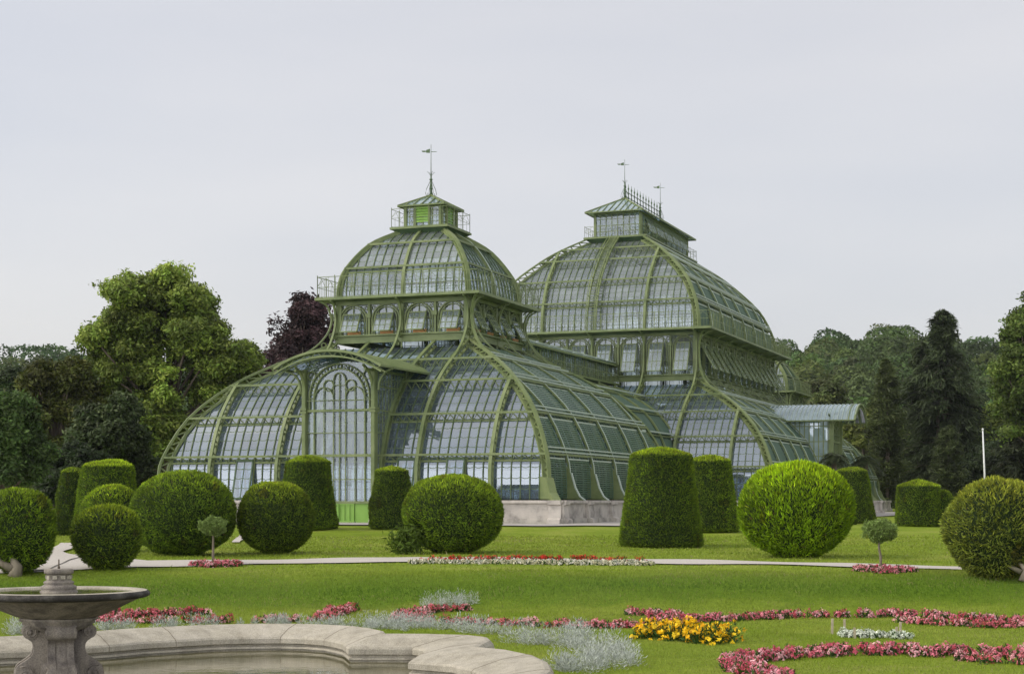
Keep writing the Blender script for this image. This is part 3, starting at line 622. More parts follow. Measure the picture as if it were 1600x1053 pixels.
def lantern(a0, slab, zsl, wall, ze, eave, za, ridge, vz, nF, nR, shutter_win, cresting=False):
    mb = MB(); su, sa = slab
    for u0, a1, z0, z1, mt in ((su, sa, zsl-.03, zsl, PAINT),):
        mb.add([L(sx*u0, a0+sy*a1, z) for z in (z0, z1) for sx, sy in ((-1, -1), (1, -1), (1, 1), (-1, 1))], [(3, 2, 1, 0), (4, 5, 6, 7), (0, 1, 5, 4), (1, 2, 6, 5), (2, 3, 7, 6), (3, 0, 4, 7)], mt)
    # cove under the platform
    for fc, hs, hd in (('F', su, sa), ('R', sa, su), ('B', su, sa), ('L', sa, su)):
        F_ = face_fn(fc, a0); mb.face([F_(-(hs-.12), hd-.12, zsl-.10), F_(hs-.12, hd-.12, zsl-.10), F_(hs-.02, hd-.02, zsl-.032), F_(-(hs-.02), hd-.02, zsl-.032)], PAINTD)
    wu, wa = wall; zw = ze+.02
    for fc, hs, hd, n in (('F', wu, wa, nF), ('R', wa, wu, nR), ('B', wu, wa, nF), ('L', wa, wu, nR)):
        F_ = face_fn(fc, a0)
        mb.face([F_(-hs, hd-.005, zsl), F_(hs, hd-.005, zsl), F_(hs, hd-.005, zw), F_(-hs, hd-.005, zw)], GLASSW, [(0, 0), (n, 0), (n, 4), (0, 4)])
        for i in range(n+1):
            s = -hs+2*hs*i/n; w = .035 if i in (0, n) else .012; mb.bar(F_(s*(1 if i not in (0, n) else 1-.017/hs), hd, zsl), F_(s*(1 if i not in (0, n) else 1-.017/hs), hd, zw), w*W, PAINT)
        for f in (.25, .5, .75): mb.bar(F_(-hs, hd, zsl+(zw-zsl)*f), F_(hs, hd, zsl+(zw-zsl)*f), .007*W, PAINT)
        for z in (zsl+.012, zw-.015): mb.sweep([F_(-hs, hd+.004, z), F_(hs, hd+.004, z)], (0, 0, 1), .03*W, .03*W, PAINT)
    o = mb.build('lantern', PH)
    if shutter_win:
        for fc, hs, hd in (('F', wu, wa), ('R', wa, wu)):
            F_ = face_fn(fc, a0); lv = MB(); x0, x1 = -hs*.40, hs*.36
            for k in range(6):
                z = zw-.03-k*.038; lv.face([F_(x0, hd+.022, z-.036), F_(x1, hd+.022, z-.036), F_(x1, hd+.010, z), F_(x0, hd+.010, z)], PAINTB)
            for s in (x0, x1): lv.bar(F_(s, hd+.012, zsl+.02), F_(s, hd+.012, zw-.01), .025*W, PAINT)
            lv.build('louvre', o)
    else:
        F_ = face_fn('R', a0)
        for i in range(5):   # open casements along the side
            s0 = -wa+.25+i*(2*wa-.5)/5; lv = MB()
            Q = lambda x, y: F_(s0+x, wu+.01+y*.10, zw-.05-y*.30)
            lv.face([Q(.03, 1), Q(.56, 1), Q(.56, 0), Q(.03, 0)], GLASSS, [(0, 0), (5, 0), (5, 3), (0, 3)])
            for x in np.linspace(.03, .56, 7): lv.bar(Q(x, 0), Q(x, 1), .01*W, PAINT)
            for y in (0, 1): lv.bar(Q(.03, y), Q(.56, y), .014*W, PAINT)
            lv.build('casement', o)
    rf = hip_roof(o, a0, eave[0], eave[1], ze, za, ridge, GLASSB)
    for q in ((-ridge, ridge) if ridge else (0,)): vane(rf, a0+q, za, vz)
    if cresting:
        c = MB(); n = 13
        c.bar(L(0, a0-ridge, za+.05), L(0, a0+ridge, za+.05), .012*W, PAINTD); c.bar(L(0, a0-ridge, za+.15), L(0, a0+ridge, za+.15), .010*W, PAINTD)
        for i in range(n):
            a = a0-ridge+.05+(2*ridge-.1)*i/(n-1); c.tube([L(0, a, za-.02), L(0, a, za+.2), L(0, a, za+.23), L(0, a, za+.26), L(0, a, za+.33)], [.009*W, .008*W, .018*W, .008*W, .002*W], PAINTD, 6)
            if i < n-1:
                b2 = a+(2*ridge-.1)/(n-1); m_ = (a+b2)/2; r_ = (b2-a)/2*.95
                c.tube([L(0, m_+x, za+.10+y*.5) for x, y in arc_pts(0, 0, r_, 0, 180, 8)], .004*W, PAINTD, 4); c.tube([L(0, m_+x, za+.10-y*.5) for x, y in arc_pts(0, 0, r_, 0, 180, 8)], .004*W, PAINTD, 4)
        c.build('ridge_cresting', rf)
    rmb = MB(); e = .02; railing(rmb, [(-(su-e), a0-(sa-e), zsl), (su-e, a0-(sa-e), zsl), (su-e, a0+sa-e, zsl), (-(su-e), a0+sa-e, zsl)], .21 if ridge else .26, step=.12, k_=.5)
    rmb.build('railing', o)
    return o
def plinth(a0, hu, ha, piersF, piersR, parent_mb, zt=0.0, zb=-.30, gapF=False, gapR=False):
    mb = parent_mb
    fu, fa = hu, ha
    if gapF: ha = fa-.2
    if gapR: hu = fu-.2
    mb.add([L(sx*hu, a0+sy*ha, z) for z in (zb, zt) for sx, sy in ((-1, -1), (1, -1), (1, 1), (-1, 1))], [(4, 5, 6, 7), (0, 1, 5, 4), (1, 2, 6, 5), (2, 3, 7, 6), (3, 0, 4, 7)], STONE)
    for fc, hs, hd in (('F', fu, fa), ('R', fa, fu), ('L', fa, fu), ('B', fu, fa)):
        F_ = face_fn(fc, a0); gap = (fc == 'F' and gapF) or (fc == 'R' and gapR)
        for sa_, sb_ in (((-hs, -.62), (.62, hs)) if gap else ((-hs, hs),)):
            if gap: mb.add([F_(x, y, z) for z in (zb, zt-.001) for x, y in ((sa_, hd), (sb_, hd), (sb_, hd-.25), (sa_, hd-.25))], [(4, 5, 6, 7), (0, 1, 5, 4), (1, 2, 6, 5), (3, 0, 4, 7)], STONE)
            ea, eb = (.03 if sa_ == -hs else 0), (.03 if sb_ == hs else 0)
            mb.sweep([F_(sa_-ea, hd+.012, zt-.012), F_(sb_+eb, hd+.012, zt-.012)], (0, 0, 1), .035*W, .05*W, STONE)
            mb.sweep([F_(sa_-ea, hd+.008, zb+.05), F_(sb_+eb, hd+.008, zb+.05)], (0, 0, 1), .07*W, .04*W, STONE)
        for s in (piersF if fc in 'FB' else piersR):
            w = .16
            pr = [(s-w/2, hd+.055), (s+w/2, hd+.055)]
            q = [(hd, zb), (hd+.10, zb), (hd+.095, zb+.07), (hd+.05, zb+.09), (hd+.035, zt-.06), (hd+.065, zt-.045), (hd+.07, zt+.006), (hd, zt+.006)]
            A_ = [F_(s-w/2, x, y) for x, y in q]; B_ = [F_(s+w/2, x, y) for x, y in q]; n = len(q)
            mb.add(A_+B_, [tuple(range(n)), tuple(range(2*n-1, n-1, -1))]+[(i, (i+1) % n, n+(i+1) % n, n+i) for i in range(n)], STONE)
def portal(fc, a0, off, glassroof, door=True):
    F_ = face_fn(fc, a0); dF = 2.93+off; dB = 1.95+off; dp = MB(); hw = .5; zt = 1.62
    o = MB(); SD = SIDE[fc]; OV = OUTV[fc]
    # front wall
    o.face([F_(-hw, dF-.02, -.02), F_(hw, dF-.02, -.02), F_(hw, dF-.02, zt), F_(-hw, dF-.02, zt)], GLASSW, [(0, 0), (9, 0), (9, 8), (0, 8)])
    arch = arc_pts(0, 0, .5, 0, 180, 16)
    for i in range(len(arch)-1):
        (x0, y0), (x1, y1) = arch[i], arch[i+1]; o.face([F_(x0, dF-.02, zt), F_(x0, dF-.02, zt+y0*.34), F_(x1, dF-.02, zt+y1*.34), F_(x1, dF-.02, zt)], GLASSW)
    for sg in (-1, 1):
        o.sweep([F_(sg*(hw-.01), dF, -.28), F_(sg*(hw-.01), dF, zt+.06)], OV, .08*W, .06*W, PAINT)
        o.sweep([F_(sg*(hw-.01), dF+.03, -.28), F_(sg*(hw-.01), dF+.03, zt+.04)], OV, .04*W, .045*W, PAINT)
        for z in (1.13, 1.17, .02): o.sweep([F_(sg*(hw-.01), dF+.005, z-.012), F_(sg*(hw-.01), dF+.005, z+.012)], OV, .11*W, .085*W, PAINT)
        # bracket to the canopy
        o.sweep([F_(sg*(hw+.05+x), dF, zt-.12+y) for x, y in spline([(0, -.10), (.02, .02), (.10, .12), (.22, .17)], 4)], OV, .03*W, .02*W, PAINT)
        o.sweep([F_(sg*(hw-.02), dF+q, zt-.14+y) for q, y in spline([(.03, -.12), (.06, .03), (.16, .15), (.30, .22)], 4)], SD, .03*W, .02*W, PAINT)
    zc = 1.32; r0, r1 = .425, .36
    for r_ in (r0, r1):
        o.sweep([F_(x, dF, zc+y) for x, y in arc_pts(0, 0, r_, 0, 180, 24)], OV, .03*W, .014*W, PAINT)
        for sg in (-1, 1): o.sweep([F_(sg*r_, dF, zc), F_(sg*r_, dF, 1.15)], OV, .03*W, .012*W, PAINT)
    rm = (r0+r1)/2
    for k in range(9):
        an = 2+k*22; x, y = rm*math.cos(R(an)), rm*math.sin(R(an))
        o.sweep([F_(x+p, dF, zc+y+q) for p, q in arc_pts(0, 0, .03, 0, 360, 12)], OV, .02*W, .009*W, PAINT)
        an += 11; 
        if k < 8: o.bar(F_(r1*math.cos(R(an)), dF, zc+r1*math.sin(R(an))), F_(r0*math.cos(R(an)), dF, zc+r0*math.sin(R(an))), .008*W, PAINT)
    for sg in (-1, 1):
        o.sweep([F_(sg*.155+p, dF, 1.47+q) for p, q in arc_pts(0, 0, .07, 0, 360, 18)], OV, .02*W, .012*W, PAINT)
        o.sweep([F_(sg*.395+p, dF, 1.60+q) for p, q in arc_pts(0, 0, .055, 0, 360, 14)], OV, .02*W, .010*W, PAINT)
        o.sweep([F_(sg*.22+p, dF, 1.30+q*1.1) for p, q in arc_pts(0, 0, .135, 0, 180, 12)], OV, .02*W, .010*W, PAINT)
    o.sweep([F_(p, dF, 1.53+q*1.2) for p, q in arc_pts(0, 0, .085, 0, 180, 12)], OV, .02*W, .010*W, PAINT)
    for x, zz in ((-.22, 1.43), (.22, 1.43), (0, 1.62), (-.085, 1.53), (.085, 1.53), (-.36, 1.2), (.36, 1.2)):
        o.bar(F_(x, dF, -.03), F_(x, dF, zz), (.011 if abs(x) != .36 else .016)*W, PAINT)
    for z, w in ((1.15, .03), (.575, .035), (1.47, .008), (1.28, .010), (.865, .010), (.27, .010), (-.02, .03)):
        h = hw if w > .009 else .085
        o.sweep([F_(-h, dF+.003, z), F_(h, dF+.003, z)], (0, 0, 1), w*W, .03*W, PAINT)
    # sides
    for sg in (-1, 1):
        P_ = lambda d, z: F_(sg*(hw-.01), d, z)
        o.face([P_(dF, -.28), P_(dB, -.28), P_(dB, zt+.03), P_(dF, zt+.03)], GLASSW if fc == 'F' else GLASSB, [(0, 0), (9, 0), (9, 8), (0, 8)])
        for d in np.linspace(dB, dF-.06, 11): o.bar(P_(d, -.25), P_(d, zt), (.009 if fc == 'F' else .02)*W, PAINT)
        for z in (.575, 1.15, .865, 1.45): o.bar(P_(dB, z), P_(dF, z), .016*W, PAINT)
        o.sweep([P_(dB, zt+.03), P_(dF+.28, zt+.03)], (0, 0, 1), .03*W, .03*W, PAINT)
    po = o.build('portal', PH)
    # barrel canopy
    rf = MB(); d0, d1 = 1.62+off, (3.28 if fc == 'F' else 3.42)+off; hwr = .75; n = 14; sag = .21 if fc == 'F' else .34; R_ = (hwr**2+sag**2)/(2*sag); za = 1.885
    prof = [(x, za-R_+math.sqrt(R_**2-x*x)) for x in np.linspace(-hwr, hwr, n+1)]
    m_ = 22
    for i in range(n):
        (x0, z0), (x1, z1) = prof[i], prof[i+1]
        rf.face([F_(x0, d1, z0), F_(x1, d1, z1), F_(x1, d0, z1), F_(x0, d0, z0)], glassroof, [(i, 0), (i+1, 0), (i+1, m_), (i, m_)])
    for j in range(m_+1):
        d = d0+(d1-d0)*j/m_; rf.sweep([F_(x, d, z+.008) for x, z in prof], OV, .009*W, .018*W, PAINT if glassroof is GLASSR else RAIL, caps=False)
    for d, w in ((d1, .035), (d1-.12, .02)):
        rf.sweep([F_(x, d, z) for x, z in prof], OV, w*W, .03*W, PAINT); rf.sweep([F_(x, d, z-.07) for x, z in prof], OV, .02*W, .02*W, PAINT)
    for k in range(20):
        x0, x1 = -hwr+2*hwr*k/20, -hwr+2*hwr*(k+1)/20; f = lambda x: za-R_+math.sqrt(max(0, R_**2-x*x))
        rf.bar(F_(x0, d1-.01, f(x0)-(.07 if k % 2 else 0)), F_(x1, d1-.01, f(x1)-(0 if k % 2 else .07)), .009*W, PAINT)
    for sg in (-1, 1): rf.sweep([F_(sg*hwr, d0, prof[0][1]), F_(sg*hwr, d1, prof[0][1])], (0, 0, 1), .025*W, .02*W, PAINT)
    rf.build('canopy', po)
    if door:
        for sg in (-1, 1):
            dr = MB(); x0, x1 = (-.215, -.004) if sg < 0 else (.004, .215)
            for xa, xb in ((x0, x1),):
                dr.sweep([F_((xa+xb)/2, dF-.01, -.275), F_((xa+xb)/2, dF-.01, -.03)], OV, .02*W, abs(xb-xa)*W, PAINTB)
                for xx in (xa+.008, xb-.008, (xa+xb)/2-.035, (xa+xb)/2+.035): dr.sweep([F_(xx, dF+.004, -.275), F_(xx, dF+.004, -.03)], OV, .012*W, .008*W, PAINTB)
                for z in (-.265, -.045): dr.sweep([F_(xa, dF+.002, z), F_(xb, dF+.002, z)], (0, 0, 1), .02*W, .02*W, PAINTB)
            dr.build('door', po)
        for sg in (-1, 1):
            sp_ = MB(); sp_.sweep([F_(sg*.355, dF-.012, -.28), F_(sg*.355, dF-.012, -.02)], OV, .02*W, .27*W, PAINTB); sp_.build('side_panel', po)
        for sg in (-1, 1):
            sd_ = MB()
            q = [(.0, -.30), (.0, -.30)]
            c0 = F_(sg*.56, dF+.06, 0); cx, cy = c0[0], c0[1]
            for hx, z0, z1 in ((.085, -.30, -.24), (.06, -.24, -.04), (.08, -.04, .0)):
                sd_.box((cx, cy, (ZL(z0)+ZL(z1))/2), (hx*W, hx*W, (z1-z0)/2*W), STONE)
            sd_.lathe([(.001, .0), (.045*W, .0), (.04*W, .03*W), (.015*W, .05*W), (.02*W, .10*W), (.03*W, .12*W), (.012*W, .16*W), (.001, .17*W)], RAIL, (cx, cy, ZL(.0)), n=12)
            sd_.build('gate_pier', po)
    return po
def skip_front(parent, a0, da, cells, prof_o):
    """dark tilted vents in the lowest row of the front slope"""
    F_ = face_fn('F', a0); zz = [z for _, z in prof_o]; pp = [p for p, _ in prof_o]
    for (s0, s1, z0, z1) in cells:
        mb = MB(); d0 = float(np.interp(z0, zz, pp))+da; d1 = float(np.interp(z1, zz, pp))+da-.05
        Q = lambda x, f: F_(s0+(s1-s0)*x, d1+(.05+d0-d1)*f, z1+(z0-z1)*f)
        mb.face([Q(0, 1), Q(1, 1), Q(1, 0), Q(0, 0)], GLASS, [(0, 0), (2, 0), (2, 4), (0, 4)])
        for a, b_, w in (((0, 0), (1, 0), .03), ((0, 1), (1, 1), .02), ((0, 0), (0, 1), .018), ((1, 0), (1, 1), .018), ((.5, 0), (.5, 1), .01)): mb.bar(Q(*a), Q(*b_), w*W, PAINTD)
        for s in (s0-.01, s1+.01): mb.bar(F_(s, d1-.02, z1+.01), F_(s, d0-.03, z0), .02*W, PAINT)
        mb.build('roof_vent', parent)

def near_pavilion(a0, detail=True):
    rb = (-2, -1, 1, 2)
    o, pg = vault('lower_roof', a0, 0, 0, lower, LEV, GLASS, ribsF=rb+(-.5, .5), ribsR=(-2, -1, 0, 1, 2), rails=True)
    shutters(o, a0, 0, 0, lower, ((.03, .55), (.63, 1.07), (1.15, 1.54), (1.60, 1.87), (1.92, 2.12)), [(-2.7, -2), (-2, -1.02), (-1, -.02), (0, .98), (1, 1.98), (2, 2.7)], SHUT)
    if detail: skip_front(o, a0, 0, [(-1.62, -1.38, .03, .53), (.72, .95, .03, .53), (1.40, 1.63, .03, .53)], lower)
    drum(a0, 1, 1, 2.20, 2.78, .5, .5, 2.827, 26 if detail else 0, detail, (1.235, 1.235, 2.827), (-1, 0, 1), (-1, 0, 1))
    dome = spline([(1.0, 2.83), (.985, 3.02), (.915, 3.26), (.67, 3.62), (.36, 3.835)], 4)
    vault('dome', a0, 0, 0, dome, [(.915, 3.26), (.67, 3.62)], GLASSD, depth=.03, ribsF=(0,), ribsR=(0,), hipw=.05, ribw=.04, base_rib=False, lattice=False, rowlen=.11, sidepane=NP)
    lantern(a0, (.448, .448), 3.885, (.285, .285), 4.195, (.36, .36), 4.385, 0, 5.122, 4, 4, True)
near_pavilion(0)
far_a = 2*10.91
near_pavilion(far_a, detail=False)
portal('F', 0, 0, GLASSR)
# central pavilion
CA = 10.91; DU, DA = 1.0, 2.37; PS = .963
rs = tuple(PS*k for k in (-4.5, -3.5, -2.5, -1.5, -.5, .5, 1.5, 2.5, 3.5, 4.5))
o, _ = vault('lower_roof', CA, DU, DA, lower, LEV, GLASS, ribsF=(-3, -2, 2, 3, -1, 1), ribsR=rs, rails=True, sidepane=PS/8)
shutters(o, CA, DU, DA, lower, ((.03, .55), (.63, 1.07), (1.15, 1.54), (1.60, 1.87)), [(a, b_) for a, b_ in zip((-5.1,)+rs, rs+(5.1,))], SHUTB, slat=False)
drum(CA, 2, 3.37, 2.20, 3.07, .5, PS/2, 3.133, 22, False, (2.342, 3.711, 3.133), (-2, -1, 0, 1, 2), tuple(PS*k for k in (-3.5, -2.5, -1.5, -.5, .5, 1.5, 2.5, 3.5)))
cdome = spline([(2.04, 3.14), (2.02, 3.40), (1.945, 3.70), (1.72, 4.14), (1.29, 4.59), (.967, 4.85), (.58, 5.10)], 3)
CL = [(1.945, 3.70), (1.72, 4.14), (1.29, 4.59), (.967, 4.85)]
o, _ = vault('dome', CA, 0, 1.35, cdome, CL, GLASSD, depth=.085, ribsF=(-1, 1), ribsR=tuple(PS*k for k in (-2.5, -1.5, -.5, .5, 1.5, 2.5)), hipw=.055, ribw=.046, base_rib=False, rails=True, rowlen=.11, sidepane=PS/8)
shutters(o, CA, 0, 1.35, cdome, ((3.18, 3.64), (3.80, 4.10), (4.24, 4.55), (4.65, 4.82)), [(PS*k, PS*(k+1)) for k in (-3.5, -2.5, -1.5, -.5, .5, 1.5, 2.5)], SHUTB, slat=False)
# ladder climbing the front of the great dome
lad = MB(); F_ = face_fn('F', CA); pr = [(p+1.35+.05, z) for p, z in cdome]
for s in (-.085, .085): lad.sweep([F_(s, p, z) for p, z in pr], SIDE['F'], .022*W, .03*W, PAINT)
for s in (-.085, .085): lad.sweep([F_(s, p+.10, z+.03) for p, z in pr], SIDE['F'], .012*W, .012*W, PAINT)
qs = [np.array(p) for p in pr]; Ls = [0]
for a, b_ in zip(qs[:-1], qs[1:]): Ls.append(Ls[-1]+np.linalg.norm(b_-a))
for s in np.arange(.02, Ls[-1], .055):
    p = np.interp(s, Ls, [q[0] for q in qs]); z = np.interp(s, Ls, [q[1] for q in qs]); lad.bar(F_(-.085, p, z), F_(.085, p, z), .012*W, PAINT)
for s in np.arange(.02, Ls[-1], .22):
    p = np.interp(s, Ls, [q[0] for q in qs]); z = np.interp(s, Ls, [q[1] for q in qs])
    for x in (-.085, .085): lad.bar(F_(x, p, z), F_(x, p+.10, z+.03), .009*W, PAINT)
lad.build('roof_ladder', PH)
lantern(CA, (.64, 1.968), 5.13, (.47, 1.78), 5.60, (.585, 2.04), 5.97, 1.302, 6.745, 8, 26, False, cresting=True)
portal('R', CA, 1.0, GLASSB, door=False)
# corridor between the pavilions, and its twin behind
cor = spline([(2.12, 0), (2.12, .3), (2.10, .58), (1.92, 1.10), (1.64, 1.5), (1.15, 1.84), (.5, 2.1)], 3)
def corridor(a0, a1, front=True):
    mb = MB(); prg = inset(cor, .06)
    for sg in (1, -1):
        arc = 0
        for (p0, z0), (p1, z1) in zip(prg[:-1], prg[1:]):
            l = math.hypot(p1-p0, z1-z0)
            mb.face([L(sg*p0, a0, z0), L(sg*p0, a1, z0), L(sg*p1, a1, z1), L(sg*p1, a0, z1)], GLASS, [(a0/NP, arc/.135), (a1/NP, arc/.135), (a1/NP, (arc+l)/.135), (a0/NP, (arc+l)/.135)]); arc += l
        for a in np.arange(a0+.06, a1, NP): mb.sweep([L(sg*(p+.003), a, z) for p, z in prg], (0, 1, 0), .012*W, .02*W, PAINTD, caps=False)
    o = mb.build('corridor_roof', PH)
    for a in np.arange(a0+.5, a1, .94):
        r_ = MB(); r_.sweep([L(p, a, z) for p, z in cor], (0, 1, 0), .045*W, .03*W, PAINT); r_.sweep([L(-p, a, z) for p, z in cor], (0, 1, 0), .045*W, .03*W, PAINT); r_.build('rib', o)
        sh = MB()
        for za, zb in ((.62, 1.06), (1.14, 1.48), (1.54, 1.8)):
            for k in range(5):
                z0, z1 = za+(zb-za)*k/5, za+(zb-za)*(k+1)/5; p0, p1 = [float(np.interp(z, [q[1] for q in cor], [q[0] for q in cor]))-.025 for z in (z0, z1)]
                sh.face([L(p0, a+.04, z0), L(p0, a+.90, z0), L(p1, a+.90, z1), L(p1, a+.04, z1)], SHUTB)
        if a+.9 < a1: sh.build('shutter', o)
    for p, z in ((2.10, .58), (1.92, 1.10), (1.64, 1.5), (1.15, 1.84)):
        q_ = MB()
        for e1, e2, mt in ((.0, 0, PAINT), (.035, .05, RAIL)): q_.sweep([L(p+e1, a0, z+e2), L(p+e1, a1, z+e2)], (0, 0, 1), .022*W, .02*W, mt)
        q_.build('purlin', o)
    # raised lantern with open vents
    ln = MB(); zf, ze, zr, hw, hr = 2.12, 2.50, 2.60, .40, .5
    for sg in (1, -1):
        ln.add([L(sg*.30, a0, zf), L(sg*.56, a0, zf), L(sg*.56, a1, zf), L(sg*.30, a1, zf), L(sg*.30, a0, zf+.03), L(sg*.56, a0, zf+.03), L(sg*.56, a1, zf+.03), L(sg*.30, a1, zf+.03)], [(0, 1, 2, 3), (4, 5, 6, 7), (1, 2, 6, 5), (0, 1, 5, 4)], PAINT)
        ln.face([L(sg*hw, a0, zf), L(sg*hw, a1, zf), L(sg*hw, a1, ze), L(sg*hw, a0, ze)], GLASSW, [(a0*8, 0), (a1*8, 0), (a1*8, 3), (a0*8, 3)])
        for i, a in enumerate(np.arange(a0, a1, .12)): ln.bar(L(sg*(hw+.005), a, zf), L(sg*(hw+.005), a, ze), (.03 if i % 5 == 0 else .009)*W, PAINT)
        ln.face([L(sg*hr, a0, ze), L(sg*hr, a1, ze), L(0, a1, zr), L(0, a0, zr)], GLASSB, [(a0*8, 0), (a1*8, 0), (a1*8, 3), (a0*8, 3)])
        ln.sweep([L(sg*hr, a0, ze-.01), L(sg*hr, a1, ze-.01)], (0, 0, 1), .035*W, .03*W, PAINT)
        railing(ln, [(sg*.54, a0, zf+.03), (sg*.54, a1, zf+.03)], .16, closed=False, step=.09)
        for a in np.arange(a0+.4, a1, .94): ln.sweep([L(sg*p, a, z) for p, z in ((.55, zf), (.57, zf-.12), (.75, zf-.18))], (0, 1, 0), .03*W, .03*W, PAINT)
    lo = ln.build('corridor_lantern', PH)
    for i, a in enumerate(np.arange(a0+.3, a1-.5, .62)):
        v = MB(); Q = lambda x, y: L(.46-.52*y, a+x, ze+.05+.02*y+.10*(y))
        v.face([Q(0, 0), Q(.5, 0), Q(.5, 1), Q(0, 1)], GLASSB, [(0, 0), (4, 0), (4, 3), (0, 3)])
        for x in (0, .25, .5): v.bar(Q(x, 0), Q(x, 1), .014*W, RAIL)
        for y in (0, 1): v.bar(Q(0, y), Q(.5, y), .02*W, RAIL)
        for x in (.1, .4): v.bar(Q(x, .9), L(.02, a+x, zr), .01*W, RAIL)
        v.build('roof_vent', lo)
    fl = MB()
corridor(1.1, CA-3.42)
corridor(CA+3.42, far_a-1.1)
# masonry plinths
pm = MB()
plinth(0, 3.02, 3.02, (-2.95, -2, -1, 1, 2, 2.95), (-2.95, -2, -1, 0, 1, 2, 2.95), pm, gapF=True)
plinth(CA, 4.02, 5.39, (-3.95, -3, -2, -1, 1, 2, 3, 3.95), tuple(PS*k for k in (-5.52, -4.5, -3.5, -2.5, -1.5, 1.5, 2.5, 3.5, 4.5, 5.52)), pm, gapR=True)
plinth(far_a, 3.02, 3.02, (-2.95, 2.95), (-2.95, -2, -1, 0, 1, 2, 2.95), pm)
plinth((CA)/2, 2.3, 2.6, (), (-2, -1, 0, 1, 2), pm); plinth(CA+CA/2, 2.3, 2.6, (), (-2, -1, 0, 1, 2), pm)
pm.build('stone_plinth', PH)
fd = MB()
for a0, u, a in ((0, 2.9, 2.9), (CA, 3.9, 5.3), (far_a, 2.9, 2.9)): fd.face([L(-u, a0-a, .02), L(u, a0-a, .02), L(u, a0+a, .02), L(-u, a0+a, .02)], noise_mat('bed_soil', (.05, .06, .03), (.09, .11, .05), scale=.5, rough=.9))
fd.build('planting_floor', PH)
